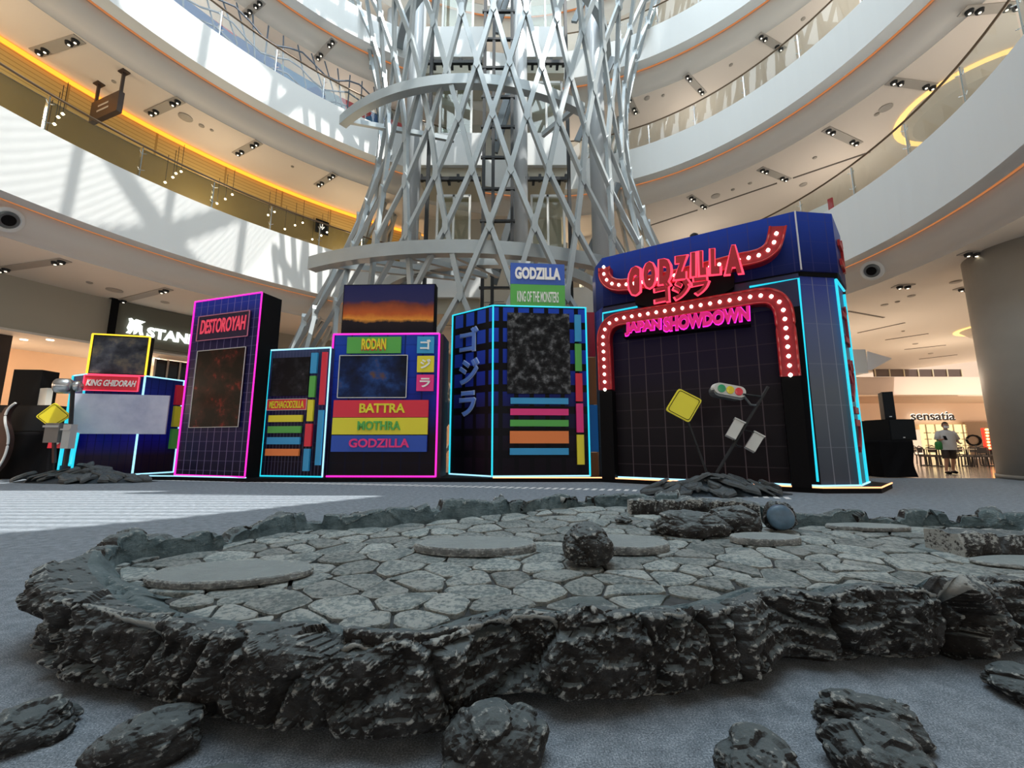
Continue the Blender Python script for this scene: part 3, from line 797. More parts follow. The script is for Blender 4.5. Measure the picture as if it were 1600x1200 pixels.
# far shops on the right
Y = 31.0
F = Face((0, Y), (1, Y))
def fx(px_, py_): return F.px(px_, py_)
sh = MB(); sh.box((30, Y + 0.5, 5.35), 44, 1, 1.5); struct('wall_right', sh, mat('pink_bulkhead', (0.72, 0.58, 0.48), 0.7))
struct('ceiling', MB().box((26, Y - 3.5 + 5, 4.3), 30, 9, 0.1), mat('peach_ceiling', (0.70, 0.52, 0.38), 0.7))
Y2 = 33.0; F2 = Face((0, Y2), (1, Y2))
def shop(name, x0, x1, ztop, m, lab, cat='shop'):
    a = F2.px(x0, 650)[0]; b = F2.px(x1, 650)[0]
    root = thing(name, ((a + b) / 2, Y2, 0), lab, cat)
    board('shopfront', F2, a, b, 0, ztop, 0.0, 0.1, m, root)
    return root, a, b
struct('wall_right', MB().box((26, Y2 + 0.3, 3.2), 30, 0.2, 2.2), mat('peach_wall', (0.78, 0.58, 0.42), 0.7))
r, a, b = shop('cosmetics_shop', 1434, 1505, 2.5, mat('cream_shop', (0.9, 0.8, 0.5), 0.6, emit=(1.0, 0.82, 0.42), es=0.75), 'brightly lit cream shop with shelves behind the walking person')
for k in range(5):
    s = a + (b - a) * (k + .5) / 5
    obj('mullion', MB().slab([F2.pt(s - .04, 0, .12), F2.pt(s + .04, 0, .12), F2.pt(s + .04, 2.5, .12), F2.pt(s - .04, 2.5, .12)], F2.n * .05), mat('cream_frame', (.55, .48, .33)), r)
    for zz in (0.8, 1.3, 1.8): obj('shelf', MB().slab([F2.pt(s - .2, zz, .12), F2.pt(s + .25, zz, .12), F2.pt(s + .25, zz + .05, .12), F2.pt(s - .2, zz + .05, .12)], F2.n * .15), mat('shelf_brown', (.25, .18, .1)), r)
s0, z0 = F2.px(1421, 657); s1, z1 = F2.px(1487, 644)
root = thing('shop_sign', F2.pt((s0 + s1) / 2, z0), 'black lower-case lettering sign with white glow over the lit cream shop', 'sign')
write('lettering', 'sensatia', F2, s0, s1, z0, z1, 0.15, 0.06, mat('letter_dark', (0.05, 0.05, 0.05)), root, 0.01)
write('halo', 'sensatia', F2, s0 + .05, s1 + .05, z0 + .04, z1 + .04, 0.08, 0.05, emis('sign_halo', (1, 0.95, 0.85), 2.0), root, 0.012)
r, a, b = shop('brown_shop', 1503, 1700, 2.7, mat('brown_wall', (0.30, 0.20, 0.12), 0.6), 'brown fronted shop with large black letters beside the column')
s0, z0 = F2.px(1507, 697); s1, z1 = F2.px(1600, 685)
write('letter', 'O', F2, s0, s0 + 1.3, z0, z1 + .3, 0.13, 0.05, BLACK, r, 0.0); write('letter', 'R', F2, s0 + 2.6, s0 + 3.6, z0, z1 + .3, 0.13, 0.05, BLACK, r, 0.0)
# marquee letter of red bulbs
Ym = 24.0; F3 = Face((0, Ym), (1, Ym)); s0, z1 = F3.px(1532, 669); s1, z0 = F3.px(1560, 703)
root = thing('marquee_letter', F3.pt((s0 + s1) / 2, z0), 'bulb-studded red and yellow marquee letter M beside the column', 'sign')
write('letter_body', 'M', F3, s0, s1 , z0, z1, 0, 0.15, emis('red_glow', (0.9, 0.04, 0.02), 1.2), root, 0.06)
bm_ = MB().lathe((0, 0, 0), [(0.03, -0.06), (0.07, 0), (0.03, 0.06)], 8).mesh('marquee_bulb', emis('orange_bulb', (1, 0.55, 0.15), 5))
for i in range(7):
    for c_ in (0.12, 0.88): inst('bulb', bm_, F3.pt(s0 + (s1 - s0) * c_, z0 + (z1 - z0) * (i + .5) / 7, .2), root)
    if 2 < i: 
        for c_ in (0.5 - (i - 3) * .09, .5 + (i - 3) * .09): inst('bulb', bm_, F3.pt(s0 + (s1 - s0) * c_, z0 + (z1 - z0) * (i + .5) / 7, .2), root)
obj('stand', MB().box(F3.pt((s0 + s1) / 2, z0 / 2, 0), 0.1, 0.1, z0), BLACKM, root)
# upper dark shop opening, white block and fabric sail beyond the arch
q = MB(); Yq = 30.4; Fq = Face((0, Yq), (1, Yq))
a = Fq.px(1365, 588); b = Fq.px(1500, 588); c_ = Fq.px(1500, 566)
board_m = mat('dark_upper_shop', (0.10, 0.07, 0.06), 0.3)
rt = thing('upper_shopfront', Fq.pt(a[0], a[1]), 'dark glazed upper shopfront in the gap beyond the ceiling on the right', 'shop')
board('glazing', Fq, a[0], b[0], 6.02, 6.58, 0, 0.1, board_m, rt)
for k in range(7): board('post', Fq, a[0] + k * 1.1, a[0] + k * 1.1 + .08, 6.02, 6.58, .1, 0.05, mat('cream_frame', (.5, .4, .3)), rt)
Fw = Face((0, 15.0), (1, 15.0)); a = Fw.px(1322, 546); b = Fw.px(1357, 583)
rt = thing('white_hanging_box', Fw.pt(a[0], b[1]), 'plain white box hanging behind the stage arch on the right', 'box')
board('box_body', Fw, a[0] , b[0], b[1], a[1], -0.8, 0.8, WHITE, rt)
obj('hanger', MB().beam(Fw.pt((a[0]+b[0])/2, a[1], -.4), Fw.pt((a[0]+b[0])/2, 6.6, -.4), .03), BLACKM, rt)
a = Fw.px(1356, 549); b = Fw.px(1394, 560); c_ = Fw.px(1362, 578); d_ = Fw.px(1356, 578)
tag(obj('fabric_sail', MB().slab([Fw.pt(*a), Fw.pt(*b), Fw.pt(*c_), Fw.pt(*d_)], Vector((0, 0.05, 0))), mat('white_fabric', (0.75, 0.78, 0.82)), loc=Fw.pt(*a)), 'white triangular fabric sail beside the hanging white box', 'sail')

# chairs and tables of the far cafe, railing
chair = MB()
def mk_chair():
    root = thing('cafe_chair', (0, 0, 0), 'dark cafe chair near the walking person', 'chair', 'dark cafe chairs between the speakers and the column')
    obj('seat', MB().box((0, 0, 0.45), 0.42, 0.42, 0.05), mat('chair_dark', (0.06, 0.05, 0.045)), root)
    b_ = MB(); b_.tube([(-.2, .2, .45), (-.19, .24, .8), (0, .27, .88), (.19, .24, .8), (.2, .2, .45)], 0.02, 6); b_.box((0, .25, .7), .3, .02, .22); obj('backrest', b_, mat('chair_dark', (0.06, 0.05, 0.045)), root)
    for x in (-.18, .18):
        for y in (-.18, .18): obj('leg', MB().beam((x, y, 0), (x * .9, y * .9, .45), .035), mat('chair_dark', (0.06, 0.05, 0.045)), root)
    return root
def mk_table():
    root = thing('cafe_table', (0, 0, 0), 'round cafe table near the walking person', 'table', 'round cafe tables between the speakers and the column')
    obj('tabletop', MB().lathe((0, 0, 0.72), [(0.35, 0), (0.35, 0.03)], 20), mat('pale_top', (.6, .5, .38)), root)
    obj('pedestal', MB().lathe((0, 0, 0), [(0.22, 0), (0.2, 0.03), (0.03, 0.05), (0.03, .72)], 12), BLACKM, root)
    return root
ch0 = mk_chair(); tb0 = mk_table(); first = True
for k, (px_, y_, rz) in enumerate([(1448, 17.5, .3), (1458, 18.6, 2.2), (1470, 17.2, 4.0), (1506, 17.4, 1.0), (1516, 18.8, 5.0), (1528, 17.2, 2.7), (1538, 19.5, .5), (1546, 17.5, 3.9), (1500, 19.8, 2.0), (1440, 19.4, 1.1)]):
    o = ch0 if k == 0 else copy_tree(ch0)
    o.location = (aty(px_, 700, y_).x, y_, 0); o.rotation_euler.z = rz
for k, (px_, y_) in enumerate([(1462, 18.0), (1509, 18.1), (1540, 18.3), (1443, 18.4)]):
    o = tb0 if k == 0 else copy_tree(tb0)
    o.location = (aty(px_, 700, y_).x, y_, 0)

# shops on the left
def lring(dr, px_, z):   # point on the left shopfront ring under a picture column
    best = None
    for i in range(1600):
        t = T0 + (T1 - T0) * i / 1600; p = lp('a', t, dr, z)
        u = 800 + FPX * p.x / (p.y * CT + (z - 1) * ST)
        if p.y > 4 and (best is None or abs(u - px_) < best[0]): best = (abs(u - px_), t, p)
    return best[2], best[1]
pa, ta = lring(4.9, 176, 5.7); pb, tb = lring(4.9, 420, 5.7)
root = thing('grey_shop_fascia', (pa + pb) / 2 - Vector((0, 0, 1)), 'dark olive-grey shop fascia with white lettering left of the tall pink-edged booth', 'sign')
fa = ring('a', [(4.86, 4.9), (4.86, 6.58), (4.95, 6.58), (4.95, 4.9)], 20, tb, ta)
obj('fascia_panel', fa, mat('olive_grey_panel', (0.115, 0.115, 0.088), 0.5), root)
obj('black_fin', ring('a', [(4.7, 4.7), (4.7, 6.6), (4.98, 6.6)], 2, ta - 0.002, ta + 0.012), BLACK, root)
p1, _ = lring(4.86, 229, 5.6); p2, _ = lring(4.86, 330, 5.6); p0, _ = lring(4.86, 197, 5.6); p3, _ = lring(4.86, 225, 5.6)
LW = emis('white_sign_light', (0.9, 0.97, 0.92), 1.6)
Fs = Face(p1, p2); z0 = Fs.px(229, 528)[1]; z1 = Fs.px(229, 511)[1]
write('lettering', 'STANLEY', Fs, 0.0, Fs.L * 1.02, z0, z1, 0.05, 0.05, LW, root, 0.045)
Fb = Face(p0, p3)
# winged standing animal emblem as seen on the fascia
em = [(0.02, 0.35), (0.12, 0.75), (0.05, 0.95), (0.2, 1.0), (0.34, 0.88), (0.45, 0.98), (1.0, 0.92), (0.72, 0.70), (0.86, 0.62), (0.88, 0.3), (0.98, 0.05), (0.78, 0.02), (0.68, 0.28), (0.55, 0.05), (0.42, 0.0), (0.42, 0.35), (0.25, 0.0), (0.0, 0.02), (0.12, 0.2)]
zb_ = Fb.px(197, 521)[1]; zt_ = Fb.px(197, 496)[1]
obj('emblem', MB().slab([Fb.pt(x * Fb.L, zb_ + (zt_ - zb_) * y, 0.05) for x, y in em], Fb.n * 0.05), LW, root)
pc, tc_ = lring(6.3, 236, 3); pd, td = lring(6.3, 330, 3)
root = thing('dark_shop_window', (pc + pd) / 2 - Vector((0, 0, 3)), 'dark shop window under the grey fascia beside the yellow-framed poster', 'window')
obj('glazing', ring('a', [(6.3, 0.1), (6.3, 4.7), (6.36, 4.7)], 20, td, tc_), mat('dark_window', (0.012, 0.012, 0.014), 0.15), root)
for k in range(6):
    t = td + (tc_ - td) * k / 5; obj('mullion', ring('a', [(6.2, 0.1), (6.2, 4.7), (6.3, 4.7)], 1, t, t + 0.004), mat('mullion_grey', (0.35, 0.33, 0.3)), root)
pe, te = lring(6.0, -20, 4); pf, tf = lring(6.0, 14, 4)
tag(obj('dark_shop_column', ring('a', [(6.0, 0.0), (6.0, 4.74), (6.2, 4.74)], 4, tf, te), mat('dark_brown', (0.03, 0.02, 0.016)), loc=pe), 'dark brown panel at the left edge behind the black speakers', 'panel')
for (x, y) in ((78, 526), (245, 551), (37, 560)):
    p, t = lring(5.6 + (0.8 if y > 550 else 0), x, 4.72)
    m = MB().lathe(p - Vector((0, 0, 0.0)), [(0.10, 0), (0.10, 0.03)], 12); tag(obj('downlight', m, SPOT, loc=p), {78: 'bright downlight in the left shop soffit above the black speaker', 245: 'downlight under the grey shop fascia', 37: 'downlight at the far left shop ceiling'}[x], 'ceiling light')
for k, t in enumerate((2.35, 2.6, 2.85, 3.1, 3.35)):
    lamp('shop_lamp', 'POINT', lp('a', t, 7.4, 3.4), 62, (1.0, 0.66, 0.40), shadow_soft_size=0.4)

# white display board with red side on the first balcony
p = aty(1270, 323, 15.0); t_ = theta('a', p); p = lp('a', t_, 0.9, 9.3); n_ = Vector((-math.cos(t_), -math.sin(t_), 0)); tg_ = Vector((math.sin(t_), -math.cos(t_), 0))
Fd = Face(p - tg_ * .55, p + tg_ * .75)
root = thing('display_board', p, 'white display board with red edge behind the balcony glass over the stage arch', 'board')
board('white_panel', Fd, 0, 1.0, 9.3, 10.35, 0, .05, mat('display_white', (.7, .7, .7)), root); board('red_panel', Fd, 1.0, 1.16, 9.3, 10.5, -.02, .07, mat('display_red', (.35, .02, .03)), root)

# ------------------------------------------------------------ stage: plinth and booths
def atface(px_, py_, z): return atz(px_, py_, z)
def paint(name, c, r=0.45): return mat(name, c, r)
SIGN = {'red': paint('red_panel', (0.72, 0.02, 0.05)), 'yellow': paint('yellow_panel', (0.78, 0.68, 0.03)), 'green': paint('green_panel', (0.09, 0.40, 0.07)), 'blue': paint('blue_panel', (0.012, 0.20, 0.62)),
        'sky': paint('sky_blue_panel', (0.03, 0.32, 0.62)), 'orange': paint('orange_panel', (0.83, 0.22, 0.05)), 'pink': paint('pink_panel', (0.80, 0.03, 0.22)), 'deep': paint('deep_blue_panel', (0.015, 0.07, 0.42)), 'brown': paint('rust_panel', (0.28, 0.09, 0.03)),
        'dred': paint('dark_red_panel', (0.35, 0.006, 0.03))}
EDGE = mat('pale_board_edge', (0.62, 0.62, 0.60), 0.5)
def neon(parent, pts, m, r=0.022):
    return obj('neon_edge', MB().tube(pts, r, 6), m, parent)

# black plinth under the booths, orange-lit lip
GP = [(2.56, 10.95), (6.41, 8.58), (7.28, 8.68), (8.10, 9.44)]
plan = [(-13.2, 11.35), (-10.6, 11.35), (-9.2, 11.25), (-6.9, 10.7), (-0.5, 10.72), (2.35, 10.72), (6.25, 8.32), (7.45, 8.35), (8.55, 9.3), (8.7, 12.7), (-13.2, 12.75)]
pl = thing('stage_plinth', (0, 10.9, 0), 'long low black plinth carrying all the stage booths', 'plinth')
pl.location = (0, 11.0, 0)
obj('deck', MB().prism(plan, 0, 0.10), BLACK, pl)
tr = MB()
lipp = [Vector((p[0], p[1], 0.115)) for p in plan[1:9]]
obj('light_strip', MB().tube(lipp[3:], 0.016, 5), ONEON, pl)
obj('light_strip', MB().tube([Vector((-12.4, 11.33, .115)), lipp[0], lipp[1], lipp[2]], 0.016, 5), PALE, pl)

def poster_mat(name, kind, cols, scale=1.6):
    m = bpy.data.materials.new(name); m.use_nodes = True; nt = m.node_tree; b = nt.nodes['Principled BSDF']; b.inputs['Roughness'].default_value = 0.4; b.inputs['Specular IOR Level'].default_value = 0.12
    uv = nd(nt, 'ShaderNodeUVMap'); n = nd(nt, 'ShaderNodeTexNoise'); n.inputs['Scale'].default_value = scale; n.inputs['Detail'].default_value = 7; n.inputs['Roughness'].default_value = 0.6
    nt.links.new(uv.outputs[0], n.inputs['Vector'])
    sp = nd(nt, 'ShaderNodeSeparateXYZ'); nt.links.new(uv.outputs[0], sp.inputs[0])
    if kind == 'cloud':
        r = ramp(nt, cols); nt.links.new(n.outputs[0], r.inputs[0]); c = r.outputs[0]
    else:   # layered: height with noisy edges; kind = (z0, z1)
        f = nd(nt, 'ShaderNodeMapRange'); f.inputs['From Min'].default_value = kind[0]; f.inputs['From Max'].default_value = kind[1]
        h = math_n(nt, 'ADD', sp.outputs[1], math_n(nt, 'MULTIPLY', math_n(nt, 'SUBTRACT', n.outputs[0], 0.5), kind[2]))
        nt.links.new(h, f.inputs['Value']); r = ramp(nt, cols); nt.links.new(f.outputs[0], r.inputs[0]); c = r.outputs[0]
    nt.links.new(c, b.inputs['Base Color'])
    return m

# ---- booth one (low, folded front, far left)
B1 = [atz(115.5, 587, 2.94), atz(136.5, 584.5, 2.94), atz(228, 587.6, 2.94), atz(289, 595.5, 2.94)]
H1 = 2.94
t1 = thing('low_folded_booth', (B1[2].x, B1[2].y + .4, 0.1), 'low blue booth with folded front and wide grey sky picture, far left of the stage', 'booth')
GM1 = grid_mat('blue_grid_print', 0.19, 0.26, 0.02, (0.004, 0.004, 0.03), [(0.0, (0.012, 0.006, 0.012)), (0.22, (0.02, 0.01, 0.03)), (0.40, (0.012, 0.012, 0.36)), (0.7, (0.02, 0.03, 0.30)), (1.0, (0.01, 0.02, 0.12))], H1)
pb1 = [(p.x, p.y) for p in B1] + [(B1[3].x, 12.62), (B1[0].x, 12.62)]
obj('body', MB().prism(pb1, 0.1, H1), GM1, t1)
f10 = Face(B1[0], B1[1]); f11 = Face(B1[1], B1[2]); f12 = Face(B1[2], B1[3])
neon(t1, [B1[0], B1[1]], PALE); neon(t1, [B1[1], B1[2]], RNEON); neon(t1, [B1[2], B1[3]], PALE)
for i, m_ in ((0, CYAN), (1, CYAN), (2, PALE), (3, PALE)): neon(t1, [Vector((B1[i].x, B1[i].y - .02, 0.12)), B1[i] + Vector((0, -.02, 0))], m_, 0.026)
neon(t1, [(B1[1].x, B1[1].y - .03, .13), (B1[2].x, B1[2].y - .03, .13), (B1[3].x, B1[3].y - .03, .13)], PALE)
s0, s1, z0, z1 = quad_px(f11, 138, 587, 223, 590, 219, 613, 134.5, 610)
nb = board('name_board', f11, s0, s1, z0, z1, 0.06, 0.07, SIGN['red'], t1, 'red name board'); frame4(f11, s0, s1, z0, z1, 0.14, 0.02, RNEON, 'neon_frame', nb)
write('lettering', 'KING GHIDORAH', f11, s0 + (s1 - s0) * .05, s1 - (s1 - s0) * .04, z0 + (z1 - z0) * .3, z1 - (z1 - z0) * .28, 0.13, 0.02, mat('print_white', (0.85, 0.85, 0.82), 0.5), nb, 0.02, 0.25)
Fw1 = f11
s0, s1, z0, z1 = quad_px(Fw1, 117, 613, 265, 620, 260, 681, 112, 675, .14)
wp = board('wide_picture', Fw1, s0, s1, z0, z1, 0.14, 0.05, poster_mat('grey_sky_print', 'cloud', [(0.3, (0.34, 0.37, 0.52)), (0.5, (0.50, 0.53, 0.66)), (0.7, (0.62, 0.64, 0.74))], 0.8), t1, 'wide pale grey cloudy-sky picture')
for nm, q in (('red', (273, 602, 284, 603, 282, 633, 269, 633)), ('yellow', (269, 635, 281, 635, 279, 667, 266, 667)), ('green', (265, 670, 280, 670, 275, 701, 261, 701))):
    s0, s1, z0, z1 = quad_px(f12, *q); board('side_block', f12, s0, s1, z0, z1, 0.04, 0.10, SIGN[nm], t1, nm + ' block')
# small poster box standing on it
fp = Face((B1[1].x, B1[1].y + .05), (B1[2].x, B1[2].y + .05))
sp0, sp1, zp0, zp1 = quad_px(fp, 146, 521.5, 235, 527, 228, 586, 136, 584)
zp0 = H1 + 0.01
t = thing('yellow_framed_poster', fp.pt((sp0 + sp1) / 2, zp0, -.1), 'dark smoky poster box with glowing yellow edge on top of the far left booth', 'poster')
board('poster_box', fp, sp0, sp1, zp0, zp1, -0.2, 0.2, BLACK, t)
board('print', fp, sp0 + .05, sp1 - .05, zp0 + .04, zp1 - .05, 0.002, 0.012, poster_mat('smoke_print', 'cloud', [(0.35, (0.01, 0.01, 0.014)), (0.5, (0.05, 0.055, 0.07)), (0.62, (0.16, 0.14, 0.10)), (0.75, (0.22, 0.28, 0.42))], 1.3), t)
nf_ = MB(); q = [fp.pt(sp0, zp0, .02), fp.pt(sp0, zp1, .02), fp.pt(sp1, zp1, .02), fp.pt(sp1, zp0, .02)]
for i in range(3): nf_.beam(q[i], q[i + 1], 0.035)
obj('neon_edge', nf_, YNEON, t)

# ---- booth two (tall slanted tower board with pink edge)
a2 = atz(307, 472.5, 5.14); b2 = atz(410.5, 457, 5.14)
a2 = Vector((a2.x, 11.48, 5.14)); H2 = 5.14
f2 = Face(a2, b2)
t2 = thing('tall_booth', f2.pt(f2.L / 2, 0.1, -.3), 'tall narrow navy grid booth with pink neon edge and a dark portrait poster', 'booth')
GM2 = grid_mat('navy_grid_print', 0.26, 0.26, 0.018, (0.30, 0.26, 0.50), [(0.0, (0.004, 0.003, 0.010)), (0.1, (0.008, 0.008, 0.035)), (0.3, (0.008, 0.01, 0.07)), (0.55, (0.012, 0.012, 0.05)), (0.85, (0.025, 0.02, 0.09)), (1.0, (0.02, 0.05, 0.45))], H2, rough=.3)
bk = [f2.pt(0, 0), f2.pt(f2.L, 0), f2.pt(f2.L, 0, -0.3), f2.pt(0, 0, -.3)]
obj('body', MB().prism([(p.x, p.y) for p in bk], 0.1, H2), GM2, t2)
obj('side_panel', MB().prism([(p.x, p.y) for p in [f2.pt(f2.L + .003, 0, -.01), f2.pt(f2.L + .02, 0, -.01), f2.pt(f2.L + .02, 0, -.62), f2.pt(f2.L + .003, 0, -.62)]], 0.1, H2), BLACK, t2)
obj('rear_box', MB().prism([(p.x, p.y) for p in [f2.pt(0.02, 0, -.3), f2.pt(f2.L, 0, -.3), f2.pt(f2.L, 0, -.62), f2.pt(0.02, 0, -.62)]], 0.1, H2), BLACK, t2)
obj('orange_side_strip', MB().prism([(p.x, p.y) for p in [f2.pt(-.06, 0, -.1), f2.pt(0, 0, -.1), f2.pt(0, 0, -.25), f2.pt(-.06, 0, -.25)]], 3.2, 5.0), SIGN['orange'], t2)
for seg in (((0, .12), (0, H2)), ((0, H2), (f2.L, H2)), ((f2.L, H2), (f2.L, .12)), ((0, .13), (f2.L, .13))):
    neon(t2, [f2.pt(*seg[0], .02), f2.pt(*seg[1], .02)], MAGENTA)
s0, s1, z0, z1 = quad_px(f2, 315, 497, 394, 486, 391, 526, 311.5, 534)
nb = board('name_board', f2, s0, s1, z0, z1, 0.02, 0.05, mat('dark_grid_board', (0.02, 0.014, 0.05), 0.3), t2, 'dark rounded name board')
frame4(f2, s0, s1, z0, z1, 0.08, 0.02, mat('pink_line', (0.6, 0.2, 0.3), 0.4), 'line_frame', nb)
write('lettering', 'DESTOROYAH', f2, s0 + .12, s1 - .10, z0 + (z1 - z0) * .26, z1 - (z1 - z0) * .16, 0.075, 0.02, emis('pink_red_print', (0.9, 0.05, 0.12), 0.35, (0.7, 0.08, 0.12)), nb, 0.015, 0.1)
s0, s1, z0, z1 = quad_px(f2, 312, 550, 387, 542, 375, 667, 298, 668)
pp = board('portrait_poster', f2, s0, s1, z0, z1, 0.02, 0.03, poster_mat('dark_brown_print', 'cloud', [(0.44, (0.006, 0.005, 0.005)), (0.58, (0.03, 0.010, 0.008)), (0.66, (0.18, 0.02, 0.015)), (0.78, (0.16, 0.12, 0.13))], 2.2), t2, 'dark brown portrait poster')
frame4(f2, s0, s1, z0, z1, 0.055, 0.015, EDGE, 'poster_edge', pp)

# ---- booth three (small, pale blue edge, coloured bars)
H3 = 3.59; a3 = atz(424, 547.5, H3); b3 = atz(517.6, 543.3, H3); f3 = Face(a3, b3)
t3 = thing('small_bar_booth', f3.pt(f3.L / 2, 0.1, -.3), 'small navy booth with pale blue neon edge and many coloured bars, beside the pink-edged pair', 'booth')
GM3 = grid_mat('ink_grid_print', 0.1, 0.5, 0.02, (0.10, 0.10, 0.20), [(0.0, (0.006, 0.004, 0.012)), (0.25, (0.01, 0.006, 0.02)), (0.7, (0.02, 0.015, 0.12)), (1.0, (0.05, 0.07, 0.14))], H3)
obj('body', MB().prism([(p.x, p.y) for p in [f3.pt(0, 0), f3.pt(f3.L, 0), f3.pt(f3.L, 0, -.7), f3.pt(0, 0, -.7)]], 0.1, H3), GM3, t3)
for seg in (((0, .12), (0, H3)), ((0, H3), (f3.L, H3)), ((f3.L, H3), (f3.L, .12)), ((0, .13), (f3.L, .13))): neon(t3, [f3.pt(*seg[0], .02), f3.pt(*seg[1], .02)], PALE if seg[0][1] == H3 else CYAN)
def Z2(x, y): return (400 + x * .2834, 420 + y * .2834)
def q2(face, x0, y0, x1, y1, x2, y2, x3, y3):
    P = []
    for x, y in ((x0, y0), (x1, y1), (x2, y2), (x3, y3)): P += list(Z2(x, y))
    return quad_px(face, *P)
s0, s1, z0, z1 = q2(f3, 100, 495, 305, 488, 293, 695, 83, 708)
board('square_poster', f3, s0, s1, z0, z1, 0.03, 0.03, poster_mat('black_silver_print', 'cloud', [(0.45, (0.006, 0.006, 0.008)), (0.62, (0.02, 0.02, 0.025)), (0.8, (0.16, 0.16, 0.18))], 2.5), t3, 'near-black square poster')
s0, s1, z0, z1 = q2(f3, 77, 723, 292, 717, 288, 776, 70, 784)
nb = board('name_board', f3, s0, s1, z0, z1, 0.03, 0.05, SIGN['red'], t3, 'red name board'); frame4(f3, s0, s1, z0, z1, .085, .012, EDGE, 'line_frame', nb)
write('lettering', 'MECHAGODZILLA', f3, s0 + .08, s1 - .08, z0 + .05, z1 - .05, 0.08, 0.02, SIGN['yellow'], nb, 0.01)
for nm, q in (('yellow', (83, 810, 266, 806, 264, 842, 80, 848)), ('green', (78, 870, 260, 866, 257, 903, 75, 908)), ('sky', (73, 930, 254, 927, 252, 965, 70, 970)), ('orange', (65, 993, 249, 991, 246, 1028, 62, 1033))):
    s0, s1, z0, z1 = q2(f3, *q); board('bar', f3, s0, s1, z0, z1, 0.03, 0.06, SIGN[nm], t3, nm + ' bar')
for nm, q in (('sky', (316, 467, 350, 466, 344, 578, 310, 580)), ('green', (308, 593, 340, 593, 333, 708, 300, 711)), ('yellow', (298, 724, 330, 724, 320, 840, 290, 842)), ('red', (285, 855, 321, 855, 312, 978, 276, 980)), ('sky', (276, 992, 308, 992, 300, 1113, 267, 1115)),
              ('red', (375, 463, 402, 462, 385, 750, 358, 752)), ('sky', (358, 780, 382, 780, 362, 1080, 332, 1084))):
    s0, s1, z0, z1 = q2(f3, *q); board('upright_block', f3, s0, s1, z0, z1, 0.03, 0.06, SIGN[nm], t3, nm + ' upright block')

# ---- booth four (wide pink edged)
H4 = 4.01; a4 = atz(521.8, 522.6, H4); b4 = atz(686.8, 521.5, H4); f4 = Face(a4, b4)
t4 = thing('pink_edged_booth', f4.pt(f4.L / 2, 0.1, -.4), 'wide blue tiled booth with magenta neon edge and three stacked colour bands', 'booth')
GM4 = grid_mat('blue_tile_print', 0.50, 0.46, 0.045, (0.005, 0.006, 0.03), [(0.0, (0.008, 0.005, 0.008)), (0.3, (0.012, 0.006, 0.012)), (0.5, (0.01, 0.02, 0.25)), (0.85, (0.012, 0.05, 0.42)), (1.0, (0.02, 0.08, 0.40))], H4)
obj('body', MB().prism([(p.x, p.y) for p in [f4.pt(0, 0), f4.pt(f4.L, 0), f4.pt(f4.L, 0, -.9), f4.pt(0, 0, -.9)]], 0.1, H4), GM4, t4)
obj('side_panel', MB().prism([(p.x, p.y) for p in [f4.pt(f4.L + .003, 0, -.01), f4.pt(f4.L + .1, 0, -.06), f4.pt(f4.L + .1, 0, -.9), f4.pt(f4.L + .003, 0, -.9)]], 0.1, H4), mat('dark_wine', (0.03, 0.005, 0.015)), t4)
for seg in (((0, .12), (0, H4)), ((0, H4), (f4.L, H4)), ((f4.L, H4), (f4.L, .12)), ((0, .13), (f4.L, .13))): neon(t4, [f4.pt(*seg[0], .02), f4.pt(*seg[1], .02)], MAGENTA, .026)
s0, s1, z0, z1 = q2(f4, 510, 380, 805, 378, 803, 467, 506, 471)
nb = board('name_board', f4, s0, s1, z0, z1, 0.03, 0.05, SIGN['green'], t4, 'green name board')
L_ = s1 - s0
write('lettering', 'RODAN', f4, s0 + L_ * .28, s0 + L_ * .73, z0 + .1, z1 - .05, 0.08, 0.03, SIGN['yellow'], nb, 0.03)
write('lettering_shadow', 'RODAN', f4, s0 + L_ * .27, s0 + L_ * .72, z0 + .07, z1 - .07, 0.075, 0.012, SIGN['red'], nb, 0.05, label='red drop shadow lettering')
s0, s1, z0, z1 = q2(f4, 467, 482, 838, 478, 832, 708, 455, 715)
pp = board('landscape_poster', f4, s0, s1, z0, z1, 0.03, 0.03, poster_mat('night_sky_print', 'cloud', [(0.36, (0.008, 0.01, 0.02)), (0.5, (0.01, 0.02, 0.07)), (0.6, (0.02, 0.06, 0.20)), (0.68, (0.14, 0.07, 0.03)), (0.78, (0.25, 0.35, 0.5))], 1.1), t4, 'night-blue landscape poster'); frame4(f4, s0, s1, z0, z1, .065, .02, EDGE, 'poster_edge', pp)
for nm, ch, q in (('sky', 'ゴ', (893, 378, 985, 377, 985, 468, 892, 470)), ('yellow', 'ジ', (893, 484, 984, 483, 984, 572, 892, 574)), ('pink', 'ラ', (890, 587, 983, 586, 981, 676, 889, 676))):
    s0, s1, z0, z1 = q2(f4, *q); bb = board('letter_tile', f4, s0, s1, z0, z1, 0.03, 0.06, SIGN[nm], t4, nm + ' letter tile')
    w = s1 - s0; write('lettering', ch, f4, s0 + w * .2, s1 - w * .18, z0 + w * .22, z1 - w * .2, 0.09, 0.02, mat('print_white', (.85, .85, .82)), bb, 0.03)
